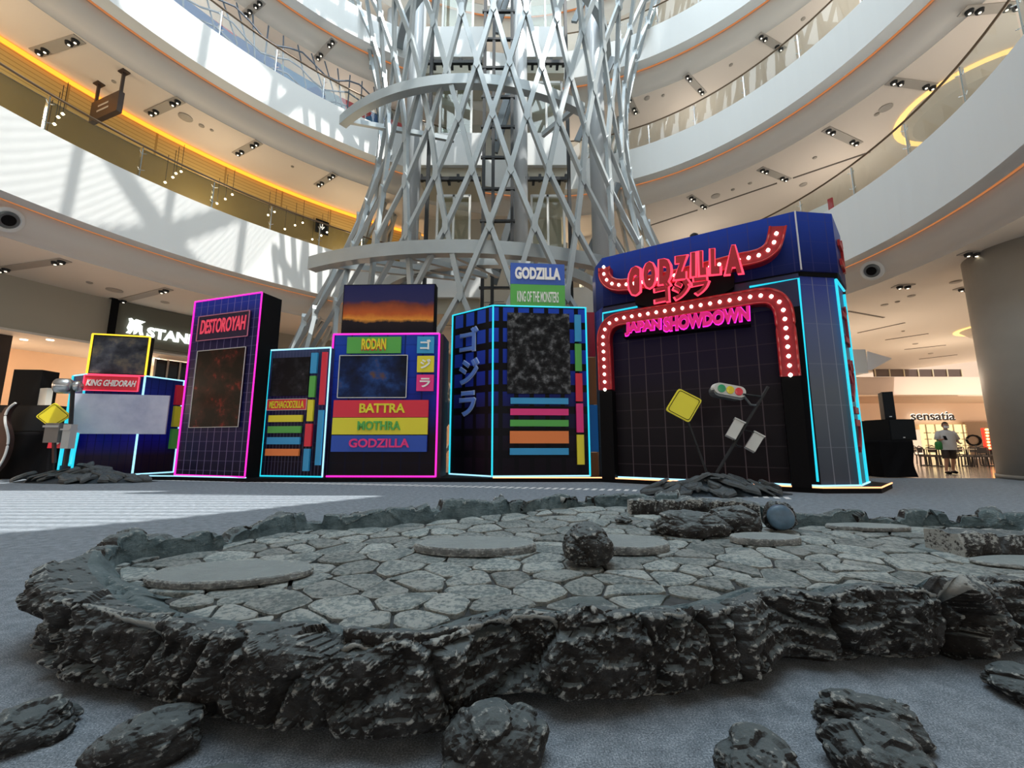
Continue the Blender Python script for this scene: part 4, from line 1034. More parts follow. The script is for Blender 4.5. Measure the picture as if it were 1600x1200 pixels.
for nm, tx, tc_, q, fr_ in (('red', 'Battra', 'yellow', (438, 728, 955, 724, 952, 818, 433, 822), (.28, .76)), ('yellow', 'MOTHRA', 'green', (432, 824, 952, 820, 948, 912, 426, 917), (.27, .72)), ('deep', 'GODZILLA', 'pink', (426, 920, 948, 917, 944, 1006, 420, 1012), (.19, .82))):
    s0, s1, z0, z1 = q2(f4, *q); bb = board('colour_band', f4, s0, s1, z0 + .003, z1, 0.03, 0.07, SIGN[nm], t4, nm + ' band'); w = s1 - s0; hh = z1 - z0
    if tx == 'Battra': tx = 'BATTRA'
    write('lettering', tx, f4, s0 + w * fr_[0], s0 + w * fr_[1], z0 + hh * .26, z1 - hh * .2, 0.10, 0.03, {'yellow': SIGN['yellow'], 'green': SIGN['green'], 'pink': SIGN['pink']}[tc_], bb, 0.03)
# poster standing on booth four
s0, s1, z0, z1 = quad_px(f4, 537.4, 444.7, 680, 442.7, 679, 520.6, 532, 521.5); z0 = H4 + 0.01
t = thing('fiery_poster', f4.pt((s0 + s1) / 2, z0, -.2), 'navy and fiery orange landscape poster on top of the magenta-edged booth', 'poster')
board('poster_box', f4, s0, s1, z0, z1, -0.3, 0.28, BLACK, t)
zz = z1 - z0
board('print', f4, s0 + .03, s1 - .03, z0 + .03, z1 - .03, -0.018, 0.015, poster_mat('fire_print', (z0, z1, 0.55), [(0.0, (0.008, 0.008, 0.012)), (0.24, (0.02, 0.015, 0.02)), (0.30, (0.75, 0.30, 0.05)), (0.40, (0.50, 0.11, 0.03)), (0.58, (0.20, 0.05, 0.03)), (0.66, (0.03, 0.03, 0.10)), (1.0, (0.018, 0.022, 0.10))], 1.0), t)

# ---- booth five (window-print tower with folded side)
H5 = 4.85; c5 = Vector((-0.53, 10.95, H5)); l5 = atz(707.6, 493, H5); r5 = atz(914.6, 481, H5)
fl5 = Face(l5, c5); fr5 = Face(c5, r5)
t5 = thing('window_print_booth', (0.5, 11.4, 0.1), 'black booth printed with blue windows, with blue katakana on its angled side', 'booth')
GM5 = grid_mat('window_print', 0.43, 0.60, 0.1, (0.004, 0.004, 0.006), [(0.0, (0.006, 0.004, 0.008)), (0.2, (0.010, 0.006, 0.012)), (0.38, (0.010, 0.010, 0.05)), (0.6, (0.012, 0.03, 0.30)), (1.0, (0.018, 0.07, 0.50))], H5, kind='win')
obj('body', MB().prism([(l5.x, l5.y), (c5.x, c5.y), (r5.x, r5.y), (r5.x, 12.5), (l5.x, 12.5)], 0.1, H5), GM5, t5)
for p in (l5, c5, r5): neon(t5, [(p.x, p.y - .03, .12), (p.x, p.y - .03, H5)], CYAN, 0.024)
neon(t5, [l5, c5, r5], CYAN); neon(t5, [(l5.x, l5.y - .03, .13), (c5.x, c5.y - .03, .13), (r5.x, r5.y - .03, .13)], PALE)
def Z3(x, y): return (680 + x * .3, 400 + y * .3)
def q3(face, *q):
    P = []
    for i in range(0, 8, 2): P += list(Z3(q[i], q[i + 1]))
    return quad_px(face, *P)
s0, s1, z0, z1 = q3(fr5, 377, 297, 697, 305, 703, 722, 372, 716)
pp = board('portrait_poster', fr5, s0, s1, z0, z1, 0.03, 0.03, poster_mat('black_speckle_print', 'cloud', [(0.40, (0.005, 0.005, 0.006)), (0.52, (0.02, 0.021, 0.023)), (0.62, (0.10, 0.105, 0.11)), (0.75, (0.30, 0.31, 0.33))], 4.5), t5, 'black and grey speckled portrait poster')
for nm, q in (('sky', (392, 740, 690, 742, 690, 773, 391, 772)), ('pink', (391, 796, 691, 798, 691, 832, 390, 829)), ('green', (390, 853, 691, 856, 691, 889, 389, 887)), ('orange', (389, 912, 692, 912, 692, 976, 387, 976)), ('sky', (388, 1000, 692, 1001, 691, 1036, 387, 1034))):
    s0, s1, z0, z1 = q3(fr5, *q); board('bar', fr5, s0, s1, z0, z1, 0.03, 0.07, SIGN[nm], t5, nm + ' bar')
for nm, q in (('sky', (722, 310, 755, 312, 757, 450, 724, 449)), ('green', (724, 460, 757, 462, 760, 603, 727, 601)), ('red', (727, 613, 761, 615, 765, 760, 730, 757)), ('pink', (730, 769, 766, 771, 769, 921, 734, 918)), ('yellow', (734, 930, 770, 932, 774, 1085, 737, 1086))):
    s0, s1, z0, z1 = q3(fr5, *q); board('upright_block', fr5, s0, s1, z0, z1, 0.03, 0.07, SIGN[nm], t5, nm + ' upright block')
KB = mat('katakana_blue', (0.10, 0.22, 0.62), 0.4); KE = mat('katakana_edge', (0.45, 0.55, 0.8), 0.4)
for ch, q in (('ゴ', (135, 385, 235, 365, 215, 485, 132, 512)), ('ジ', (132, 545, 230, 530, 228, 655, 128, 675)), ('ラ', (132, 712, 215, 700, 210, 820, 130, 843))):
    s0, s1, z0, z1 = q3(fl5, *q)
    kk = write('lettering', ch, fl5, s0, s1, z0, z1, 0.02, 0.035, KB, t5, 0.02)
    write('outline', ch, fl5, s0, s1, z0, z1, 0.004, 0.03, KE, kk, 0.035, grow=0.02)
# sign on top
fs5 = Face((c5.x, c5.y + .3), (r5.x, r5.y + .3))
s0, s1, z0, z1 = quad_px(fs5, 797.6, 412.6, 880.4, 416.5, 882, 478, 797, 476); zm = fs5.px(840, 447)[1]
z0 = H5 + .01
t = thing('title_sign_box', fs5.pt((s0 + s1) / 2, z0, -.1), 'blue over green title sign with white lettering on top of the window-print booth', 'sign')
a_ = board('upper_board', fs5, s0, s1, zm, z1, 0, 0.12, mat('title_blue', (0.03, 0.10, 0.45), .4), t, 'blue board'); b_ = board('lower_board', fs5, s0, s1, z0, zm - .005, 0, 0.12, SIGN['green'], t, 'green board')
w = s1 - s0
write('lettering', 'GODZILLA', fs5, s0 + w * .08, s1 - w * .08, zm + (z1 - zm) * .22, z1 - (z1 - zm) * .2, .12, .03, mat('print_white', (.85, .85, .82)), a_, 0.05)
write('lettering', 'KING OF THE MONSTERS', fs5, s0 + w * .12, s1 - w * .12, z0 + (zm - z0) * .25, zm - (zm - z0) * .3, .12, .02, mat('print_white', (.85, .85, .82)), b_, 0.01)
# camera-like black projector on booth five and its top items
t = thing('stage_projector', (c5.x + .1, c5.y + .6, H5), 'small black projector lying on top of the window-print booth beside the sign', 'projector')
obj('case', MB().box((c5.x + .1, c5.y + .6, H5 + .12), .5, .3, .18), BLACKM, t); obj('lens', MB().lathe((c5.x + .0, c5.y + .45, H5 + .12), [(0.06, 0), (0.06, .06)], 12, Vector((0, -1, 0))), BLACKM, t)
obj('bracket', MB().tube([(c5.x - .2, c5.y + .6, H5 + .01), (c5.x - .3, c5.y + .6, H5 + .3), (c5.x + .3, c5.y + .6, H5 + .33)], .012, 5), BLACKM, t)
# stacked colour boards between booth five and the arch
fk = Face((r5.x - .02, 11.45), (r5.x + 1.2, 11.45))
t = thing('colour_board_stack', fk.pt(.25, .1), 'upright red, rust and blue boards in the gap left of the stage arch', 'board')
for nm, y0, y1, x1 in (('dred', 489, 558, 930), ('brown', 559, 632, 932), ('blue', 633, 706, 935), ('brown', 707, 745, 935)):
    a = fk.px(915, y0); b = fk.px(x1, y1); board('colour_board', fk, 0.0, b[0], max(.1, b[1]), a[1], 0, 0.06, SIGN[nm], t, {'dred': 'red', 'brown': 'rust', 'blue': 'blue'}[nm] + ' board')

# ------------------------------------------------------------ stage arch (big booth on the right)
G0 = (2.44, 11.5); G1 = (2.56, 10.95); G2 = (6.41, 8.58); G3 = (7.28, 8.68); G4 = (8.10, 9.44); GH = 4.65
fg = Face(G1, G2); fg2 = Face(G2, G3); fg3 = Face(G3, G4)
tg = thing('stage_arch', (5.4, 10.6, 0.1), 'huge navy stage booth with red bulb-lined arch and bull-horn marquee on the right', 'booth')
GMG = grid_mat('arch_grid_print', 0.42, 0.46, 0.022, (0.13, 0.10, 0.11), [(0.0, (0.006, 0.004, 0.005)), (0.45, (0.013, 0.009, 0.012)), (0.75, (0.018, 0.012, 0.04)), (1.0, (0.010, 0.012, 0.10))], 4.7)
GMS = grid_mat('arch_side_print', 0.36, 0.9, 0.02, (0.28, 0.30, 0.36), [(0.0, (0.05, 0.06, 0.08)), (0.45, (0.10, 0.12, 0.15)), (0.75, (0.10, 0.13, 0.26)), (1.0, (0.04, 0.06, 0.30))], 4.7)
GMU = grid_mat('arch_top_print', 0.42, 0.5, 0.02, (0.05, 0.05, 0.16), [(0.0, (0.006, 0.01, 0.06)), (0.76, (0.006, 0.01, 0.07)), (1.0, (0.015, 0.05, 0.36))], 6.23)
obj('core_body', MB().prism([G0, G1, G2, G3, G4, (8.1, 12.5), (2.6, 12.5)], 0.1, GH + 0.15), GMS, tg)
obj('front_panel', MB().prism([tuple(fg.pt(s, 0, o).xy) for s, o in ((0.25, 0.0), (fg.L - .25, 0.0), (fg.L - .25, 0.025), (.25, 0.025))][::-1], 0.1, GH + .1), GMG, tg)
sp_ = board('front_margin', fg, 0.0, 0.26, 0.1, GH + .1, 0.0, 0.05, GMU, tg); sp_ = board('front_margin', fg, fg.L - 0.42, fg.L, 0.1, GH + .1, 0.0, 0.05, mat('black_margin', (0.004, 0.0035, 0.005), .5, spec=.08), tg)
board('front_header', fg, 0.0, fg.L, 4.0, GH + .1, 0.0, 0.055, mat('navy_header', (0.012, 0.014, 0.07), .35), tg)
# upper box
U = [(2.50, 11.5), (2.57, 10.88), (6.44, 8.52), (7.36, 8.62), (8.36, 9.62), (8.36, 12.4), (2.6, 12.4)]
obj('upper_box', MB().prism(U, 4.80, 6.23), GMU, tg)
obj('shadow_gap', MB().prism([(p[0] + (0.03 if i == 0 else 0), p[1] + .04) for i, p in enumerate(U)], 4.70, 4.80), BLACK, tg)
fu = Face(U[1], U[2])
for p in (U[2],): neon(tg, [(p[0], p[1] - .01, 4.82), (p[0], p[1] - .01, 6.23)], mat('white_edge', (.6, .62, .66)), 0.018)
def Z4(x, y): return (900 + x * .3915, 320 + y * .3915)
def Z6(x, y): return (920 + x * .2125, 340 + y * .2125)
def Z5(x, y): return (960 + x * .2, 560 + y * .2)
# neon outlines
def npx(face, pts, m, r=.024, out=.07):
    P = []
    for x, y in pts:
        s, z = face.px(*Z4(x, y), out); P.append(face.pt(s, max(z, .13), out))
    return neon(tg, P, m, r)
npx(fg, [(107, 490), (107, 433), (245, 407)], CYAN); npx(fg, [(692, 328), (888, 293), (965, 1105)], CYAN, .024)
neon(tg, [fg.pt(.0, .13, .08), fg.pt(fg.L, .13, .08), Vector((*G3, .13)) + Vector((0, -.06, 0)), Vector((*G4, .13)) + Vector((.03, -.05, 0))], PALE, .02)
neon(tg, [Vector((G3[0], G3[1] - .05, .12)), Vector((G3[0], G3[1] - .05, GH)), Vector((G4[0] - .05, G4[1] - .1, GH)), ], CYAN, .026)
neon(tg, [Vector((G4[0] - .08, G4[1] - .12, GH - .1)), Vector((G4[0] - .08, G4[1] - .12, .12))], CYAN, .03)
neon(tg, [Vector((G4[0] + .05, G4[1] + .3, GH - 2.2)), Vector((G4[0] + .05, G4[1] + .3, .12))], emis('blue_neon', (.08, .2, 1), 2), .03)
for k, (ch, z0) in enumerate((('ゴ', 3.2), ('ジ', 1.9), ('ラ', .8))):
    write('side_lettering', ch, fg3, .25, .85, z0, z0 + 1.0, .01, .05, mat('side_red', (.35, .03, .05)), tg, .02)
write('side_lettering', 'ゴ', Face(U[3], U[4]), .35, 1.05, 5.05, 5.9, .01, .05, REDP, tg, .04)

def ribbon(pts, w, out0, out1):
    """boxed channel letter following a path on the arch face"""
    L, R = [], []
    n = len(pts)
    for i in range(n):
        a = Vector(pts[max(0, i - 1)]); b = Vector(pts[min(n - 1, i + 1)]); t = (b - a).normalized(); nn_ = Vector((-t.y, t.x))
        p = Vector(pts[i]); L.append(p + nn_ * w / 2); R.append(p - nn_ * w / 2)
    mb = MB(); vs = []; fs = []
    for i in range(n):
        for q in (L[i], R[i]):
            for o in (out0, out1): vs.append(fg.pt(q.x, q.y, o))
    for i in range(n - 1):
        a = i * 4; b = a + 4
        for f in ((a + 1, a + 3, b + 3, b + 1), (a, b, b + 2, a + 2), (a, a + 1, b + 1, b), (a + 2, b + 2, b + 3, a + 3)): fs.append(f)
    fs += [(0, 2, 3, 1), ((n - 1) * 4, (n - 1) * 4 + 1, (n - 1) * 4 + 3, (n - 1) * 4 + 2)]
    mb.add(vs, fs); mb._L = L; mb._R = R
    return mb
def resample(P, step):
    P = [Vector(p) for p in P]; out = [P[0]]; acc = 0.0
    for a, b in zip(P, P[1:]):
        L = (b - a).length; d = step - acc
        while d <= L: out.append(a.lerp(b, d / L)); d += step
        acc = L - (d - step)
    return out
def smooth(P, it=2):
    P = [Vector(p) for p in P]
    for _ in range(it):
        Q = [P[0]]
        for a, b in zip(P, P[1:]): Q += [a.lerp(b, .25), a.lerp(b, .75)]
        Q.append(P[-1]); P = Q
    return P
bulb_me = MB().lathe((0, 0, 0), [(0.012, -0.042), (0.034, -0.022), (0.042, 0), (0.034, 0.022), (0.012, 0.042)], 8).mesh('bulb_globe', BULB, True)
REDF = mat('marquee_red_face', (0.30, 0.006, 0.014), 0.35)
DO = 0.36   # how far the marquee stands off the wall
def marquee(name, px, w, out0, out1, step, label):
    P = smooth([fg.px(*Z4(x, y), out1) for x, y in px])
    mb = ribbon(P, w, out0, out1); o = obj(name, mb, REDF, tg, label=label)
    for side in (mb._L, mb._R):
        obj('rim', MB().tube([fg.pt(q.x, q.y, out1 + .01) for q in side], 0.022, 4), REDP, o)
    for q in resample(P, step)[0:]: inst('bulb', bulb_me, fg.pt(q.x, q.y, out1 + .035), o)
    return o
marquee('arch_marquee', [(117, 738), (112, 600), (108, 540), (112, 505), (130, 475), (160, 458), (200, 450), (455, 409), (640, 378), (735, 362), (785, 366), (815, 390), (830, 425), (838, 500), (856, 684)], 0.33, 0.06, DO, 0.205, 'red bulb-lined arch outline')
marquee('horn_marquee', [(112, 250), (112, 285), (128, 308), (152, 320), (190, 322), (330, 300), (560, 243), (650, 220), (700, 212), (742, 200), (775, 178), (793, 150), (806, 85)], 0.30, 0.10, DO + .05, 0.20, 'red bulb-lined horn shape')
# black posts under the marquee legs
for x, y in ((117, 742), (857, 686)):
    s, z = fg.px(*Z4(x, y), DO); board('leg_post', fg, s - .17, s + .17, 0.1, z, 0.05, DO - .06, mat('gloss_black', (0.004, 0.0035, 0.004), .5, spec=.08), tg)
# backing plate of the title
q = [fg.px(*Z6(x, y), .2) for x, y in ((350, 560), (350, 645), (450, 668), (990, 575), (1070, 520), (1070, 425), (980, 420), (500, 510))]
obj('title_backing', MB().slab([fg.pt(s, z, .12) for s, z in q], fg.n * .20), BLACK, tg)
RF = mat('title_red_face', (0.42, 0.008, 0.02), .35); RG = emis('title_pink_red_edge', (1.0, 0.05, 0.11), 1.4)
TO = DO + .10
def letter(ch, x0, x1, yt0, yt1, yb0, yb1, name='title_letter', bold=.082, shear=.12):
    a = fg.px(*Z6(x0, yt0), TO); b = fg.px(*Z6(x1, yt1), TO); c = fg.px(*Z6(x0, yb0), TO); d = fg.px(*Z6(x1, yb1), TO)
    s0 = (a[0] + c[0]) / 2; s1 = (b[0] + d[0]) / 2
    k = write(name, ch, fg, s0 + .03, s1 - .03, c[1], a[1], TO, .07, RF, tg, bold, shear, slope=(d[1] - c[1], b[1] - a[1]))
    write('neon_outline', ch, fg, s0, s1, c[1], a[1], TO - .03, .07, RG, k, bold + .012, shear, slope=(d[1] - c[1], b[1] - a[1]), grow=.022)
for ch, *v in (('G', 290, 388, 372, 360, 585, 560), ('O', 398, 500, 335, 325, 530, 515), ('D', 507, 612, 318, 300, 498, 482), ('Z', 618, 735, 296, 280, 462, 448), ('I', 742, 800, 268, 258, 440, 433),
               ('L', 803, 872, 255, 248, 432, 424), ('L', 882, 970, 238, 232, 424, 416), ('A', 990, 1128, 215, 205, 424, 412)): letter(ch, *v)
for ch, *v in (('ゴ', 482, 612, 500, 470, 638, 612), ('ジ', 618, 752, 478, 450, 612, 585), ('ラ', 758, 890, 450, 438, 585, 540)): letter(ch, *v, name='katakana_letter', bold=.04, shear=0)
MF = emis('magenta_face', (0.8, 0.008, 0.16), 0.35, (.6, .01, .2)); MG = emis('magenta_letter_edge', (1.0, 0.02, 0.62), 1.3)
for wd, x0, x1, yt0, yt1, yb0, yb1 in (('JAPAN', 265, 528, 778, 745, 868, 838), ('SHOWDOWN', 548, 1178, 738, 652, 838, 752)):
    a = fg.px(*Z6(x0, yt0), .42); b = fg.px(*Z6(x1, yt1), .42); c = fg.px(*Z6(x0, yb0), .42); d = fg.px(*Z6(x1, yb1), .42)
    kk = write('word', wd, fg, a[0], b[0], c[1], a[1], .40, .06, MF, tg, .06, 0.06, slope=(d[1] - c[1], b[1] - a[1]))
    write('neon_outline', wd, fg, a[0], b[0], c[1], a[1], .36, .05, MG, kk, .075, .06, slope=(d[1] - c[1], b[1] - a[1]), grow=.02)
a = fg.px(*Z6(255, 870), .3); b = fg.px(*Z6(1190, 760), .3)
obj('sign_rail', MB().slab([fg.pt(a[0], a[1] - .05, .05), fg.pt(b[0], b[1] - .08, .05), fg.pt(b[0], b[1] + .35, .05), fg.pt(a[0], a[1] + .35, .05)], fg.n * .30), BLACK, tg)
p = fu.pt(fu.L * .53, 6.3, -.2)
t = thing('round_black_lamp', (p.x, p.y, 6.23), 'tiny black round lamp peeping over the top edge of the stage arch', 'lamp')
obj('head', MB().lathe(p - Vector((0, 0, .05)), [(.04, 0), (.10, .04), (.10, .10), (.03, .15)], 12), BLACKM, t); obj('foot', MB().lathe((p.x, p.y, 6.23), [(.06, 0), (.06, .03)], 10), BLACKM, t)

# ------------------------------------------------------------ rubble heaps with road signs
def heap(cx_, cy_, rx, ry, h, n, label, seed):
    rnd = random.Random(seed)
    root = thing('rubble_heap', (cx_, cy_, 0), label, 'rubble')
    base = MB(); vs = []; fs = []; N = 36; M = 8
    for i in range(M + 1):
        q = i / M
        for k in range(N):
            a = 2 * PI * k / N; w = 1 + .12 * noise.noise(Vector((math.cos(a) * 2 + seed, math.sin(a) * 2, 0)))
            r = (1 - q) * w; vs.append((cx_ + rx * r * math.cos(a), cy_ + ry * r * math.sin(a), h * .62 * (q ** 1.1)))
    for i in range(M):
        for k in range(N): fs.append((i * N + k, i * N + (k + 1) % N, (i + 1) * N + (k + 1) % N, (i + 1) * N + k))
    obj('mound', base.add(vs, fs), SHARD, root)
    for i in range(n):
        a = rnd.uniform(0, 2 * PI); q = rnd.uniform(0, 1) ** .6
        x = cx_ + rx * .93 * q * math.cos(a); y = cy_ + ry * .93 * q * math.sin(a); z = h * .62 * (1 - q) ** 1.1 + .05
        sz = rnd.uniform(.16, .36) * (1.1 - .4 * q) * (1.25 if rx > 1.2 else 1); th = rnd.uniform(.04, .09)
        m_ = rnd.randint(5, 7); top = [(sz * (.6 + .5 * rnd.random()) * math.cos(2 * PI * k / m_), sz * .62 * (.6 + .5 * rnd.random()) * math.sin(2 * PI * k / m_)) for k in range(m_)]
        R = Matrix.Rotation(a + rnd.uniform(-.5, .5), 3, 'Z') @ Matrix.Rotation(rnd.uniform(.15, .55), 3, 'Y') @ Matrix.Rotation(rnd.uniform(-.3, .3), 3, 'X')
        vs = [R @ Vector((u * 1.05, v * 1.05, -th / 2)) for u, v in top] + [R @ Vector((u, v, th * .2)) for u, v in top] + [R @ Vector((u * .82, v * .82, th / 2)) for u, v in top]
        mn = min(v.z for v in vs); z = max(z, -mn + .004)
        vs = [v + Vector((x, y, z)) for v in vs]
        fs = [tuple(range(m_))[::-1], tuple(range(2 * m_, 3 * m_))]
        for l_ in (0, 1): fs += [(l_ * m_ + k, l_ * m_ + (k + 1) % m_, (l_ + 1) * m_ + (k + 1) % m_, (l_ + 1) * m_ + k) for k in range(m_)]
        obj('shard', MB().add(vs, fs), SHARD, root)
    return root
heap(4.0, 8.2, 1.55, .42, .52, 62, 'pile of dark slate shards on the carpet before the stage arch', 3)
heap(-11.1, 10.75, 1.75, .5, .55, 60, 'pile of dark slate shards at the left end of the stage', 11)
YS = paint('sign_yellow', (0.86, 0.76, 0.03), .4)
def warn(corners, y, foot, label, sub=Z5):
    P = [aty(*sub(*c), y) for c in corners]; c = sum(P, Vector()) / 4
    root = thing('warning_sign', foot, label, 'sign')
    def rnd_(k):  # rounded diamond
        Q = [c + (p - c) * k for p in P]; out = []
        for i in range(4):
            a = Q[i - 1]; b = Q[i]; d = Q[(i + 1) % 4]
            for t in (0.0, .5, 1.0):
                e0 = b.lerp(a, .10); e1 = b.lerp(d, .10); out.append((e0.lerp(b, t)).lerp(b.lerp(e1, t), t))
        return out
    pl_ = obj('plate', MB().slab(rnd_(1.0), Vector((0, .03, 0))), YS, root)
    o_ = rnd_(.90); i_ = rnd_(.855); mb = MB(); n = len(o_); off = Vector((0, -.006, 0))
    mb.add([p + off for p in o_] + [p + off for p in i_], [(k, (k + 1) % n, n + (k + 1) % n, n + k) for k in range(n)])
    obj('border_line', mb, BLACK, pl_)
    f_ = Vector(foot); b_ = c + (P[2] - c) * .6 + Vector((0, .06, 0))
    obj('post', MB().beam(f_, b_, .035), BLACKM, root)
    obj('bracket', MB().beam(c + Vector((-.15, .05, 0)), c + Vector((.15, .05, 0)), .04), BLACKM, root)
    return root
warn(((505, 232), (688, 325), (585, 503), (400, 405)), 8.3, (4.02, 8.35, .18), 'yellow diamond warning sign tilted on a thin pole before the stage arch')
def ZL(x, y): return (x * .1833, 560 + y * .1833)
warn(((465, 375), (605, 490), (435, 595), (300, 495)), 10.7, (-12.0, 10.8, .2), 'yellow diamond warning sign leaning before the black speakers at the far left', ZL)
# broken traffic light pole
yp = 8.2
def P5(x, y, yy=yp): return aty(*Z5(x, y), yy)
t = thing('broken_traffic_light', (4.35, 8.2, .15), 'leaning traffic light pole with grey boxes rising from the slate pile', 'traffic light')
obj('pole', MB().tube([P5(800, 893), P5(1000, 560), P5(1200, 222)], .032, 8), BLACKM, t)
obj('arm', MB().tube([P5(1005, 280), P5(1140, 298)], .022, 6), BLACKM, t)
obj('arm', MB().tube([P5(1015, 300), P5(1065, 362), P5(1110, 368)], .022, 6), STEELD, t)
obj('arm', MB().tube([P5(1010, 558), P5(1135, 588), P5(1140, 610)], .014, 6), BLACKM, t)
obj('arm', MB().tube([P5(925, 640), P5(955, 682), P5(990, 688)], .022, 6), BLACKM, t)
h = [P5(825, 232), P5(985, 262)]; ax = (h[1] - h[0]).normalized(); upv = ax.cross(Vector((0, 1, 0))).normalized()
if upv.z < 0: upv = -upv
hw = .115; pts = []
for k in range(9): a = PI / 2 + PI * k / 8; pts.append(h[0] + ax * math.cos(a) * hw + upv * math.sin(a) * hw)
for k in range(9): a = -PI / 2 + PI * k / 8; pts.append(h[1] + ax * math.cos(a) * hw + upv * math.sin(a) * hw)
hs = obj('light_housing', MB().slab(pts, Vector((0, .16, 0))), mat('signal_white', (.62, .62, .58), .5), t)
low = [p + Vector((0, .03, -.05)) for p in pts]
obj('hood', MB().slab([p * 1 for p in low], Vector((0, .22, 0))), STEELD, t)
for k, c_ in enumerate(((0.02, .35, .14), (.80, .65, .02), (.75, .03, .05))):
    cc = h[0].lerp(h[1], .08 + .42 * k) ; obj('lens', MB().lathe(cc + Vector((0, -.004, 0)), [(.083, 0), (.08, .008), (.04, .012)], 16, Vector((0, -1, 0))), mat('lens_%s' % ('green', 'yellow', 'red')[k], c_, .25), hs, label=('green', 'yellow', 'red')[k] + ' lens')
def kbox(front, side, name='signal_box'):
    q = [P5(*c) for c in front]; w = [P5(*c) for c in side]
    return obj(name, MB().add(q + [p + Vector((0, .03, 0)) for p in w] , []) , None, t)
def boxat(c0, c1, w, dpt, name, m, parent, roll=0.0):
    a = P5(*c0); b = P5(*c1); Z = (b - a); L = Z.length; Z.normalize(); X = Z.cross(Vector((.45, 1, 0)).normalized()).normalized(); Y_ = Z.cross(X)
    o = obj(name, MB().box((a + b) / 2, w, dpt, L, X, Y_, Z), m, parent); obj('lid', MB().box(b + Z * .012, w + .03, dpt + .03, .025, X, Y_, Z), m, o); return o
BG = mat('box_grey', (.50, .50, .47), .5)
boxat((905, 620), (975, 495), .19, .14, 'signal_box', BG, t); boxat((1055, 715), (1125, 600), .19, .14, 'signal_box', BG, t)
# floodlight and fuse boxes on the left heap
t = thing('broken_street_lamp', (-11.35, 10.6, .25), 'dark pole with a silver round floodlight rising from the left slate pile', 'street lamp')
def PL(x, y, yy=10.5): return aty(*ZL(x, y), yy)
obj('pole', MB().tube([PL(560, 915), PL(600, 600), PL(622, 235)], .045, 8), BLACKM, t)
ax = Vector((1, .35, 0)).normalized(); c_ = PL(598, 237)
obj('floodlight', MB().lathe(c_ - ax * .27, [(.18, 0), (.20, .04), (.20, .26), (.12, .32), (.07, .34)], 20, ax), mat('silver', (.5, .52, .53), .25, .8), t, True)
obj('rear_knob', MB().lathe(c_ + ax * .10, [(.13, 0), (.15, .05), (.12, .12)], 16, ax), mat('silver', (.5, .52, .53)), t, True)
o = obj('fuse_box', MB().box(PL(588, 665), .20, .16, .62), mat('box_light', (.42, .43, .43), .5), t)
obj('lid', MB().box(PL(588, 606), .24, .2, .04), mat('box_light', (.42, .43, .43)), o)
t = thing('grey_fuse_box_post', (-12.15, 10.65, .2), 'dark grey box on a thin red-brown post left of the silver floodlight pole', 'box')
obj('case', MB().box(PL(472, 635), .36, .2, .5), mat('box_dark', (.17, .16, .15)), t); obj('lid', MB().box(PL(474, 580), .4, .24, .05), mat('box_light', (.42, .43, .43)), t)
obj('post', MB().beam(PL(462, 890), PL(462, 700), .06), mat('rust_post', (.06, .015, .012)), t)
t = thing('red_cloud_board', PL(455, 765, 11.0), 'small red board with a white cloud mark behind the left heap', 'sign')
obj('board_panel', MB().slab([PL(400, 765, 11.05), PL(600, 765, 11.05), PL(600, 580, 11.05), PL(450, 580, 11.05)], Vector((0, .04, 0))), SIGN['red'], t)
for x_, y_, r_ in ((490, 712, .05), (535, 620, .05), (545, 735, .045)): obj('white_mark', MB().lathe(PL(x_, y_, 11.04), [(r_ * 1.4, 0), (r_ * 1.4, .01)], 12, Vector((0, -1, 0))), mat('mark_white', (.6, .55, .53)), t)
for (a, b, r_, lb) in (((602, 350), (510, 912), .03, 'slanted cyan neon tube left of the floodlight pole'), ((655, 640), (600, 912), .05, 'short thick cyan neon tube right of the floodlight pole')):
    tag(obj('neon_tube', MB().tube([PL(*b, 10.55), PL(*a, 10.9)], r_, 10), CYAN, loc=PL(*b, 10.55)), lb, 'neon light')

# ------------------------------------------------------------ loudspeaker stacks
CLOTH = mat('black_drape', (0.006, 0.006, 0.007), .8, spec=0.05, bump=.3, bscale=3)
SPK = mat('speaker_black', (0.009, 0.010, 0.011), .6, spec=0.06, bump=.2, bscale=120)
def sbox(name, x0, y0, x1, y1, yy, dpt, label, turn=0.0, rest_z=None, grille=True):
    a = aty(x0, y0, yy); b = aty(x1, y1, yy); zb = b.z if rest_z is None else rest_z; zt = a.z; w = b.x - a.x
    c = Vector(((a.x + b.x) / 2, yy + dpt / 2, 0)); X = Vector((math.cos(turn), math.sin(turn), 0)); Y_ = Vector((-math.sin(turn), math.cos(turn), 0))
    t = thing(name, (c.x, c.y, zb), label, 'speaker')
    obj('cabinet', MB().box((c.x, c.y, (zb + zt) / 2), w, dpt, zt - zb, X, Y_), SPK, t)
    if grille:
        obj('grille', MB().box(Vector((c.x, c.y, (zb + zt) / 2)) - Y_ * (dpt / 2 + .008), w * .93, .012, (zt - zb) * .93, X, Y_), mat('grille_black', (.014, .016, .018), .6, spec=.08), t)
        obj('badge', MB().box(Vector((c.x, c.y, zb + .08)) - Y_ * (dpt / 2 + .018) + X * w * .0, .06, .01, .03, X, Y_), mat('badge_white', (.6, .6, .6)), t)
    return t, zt
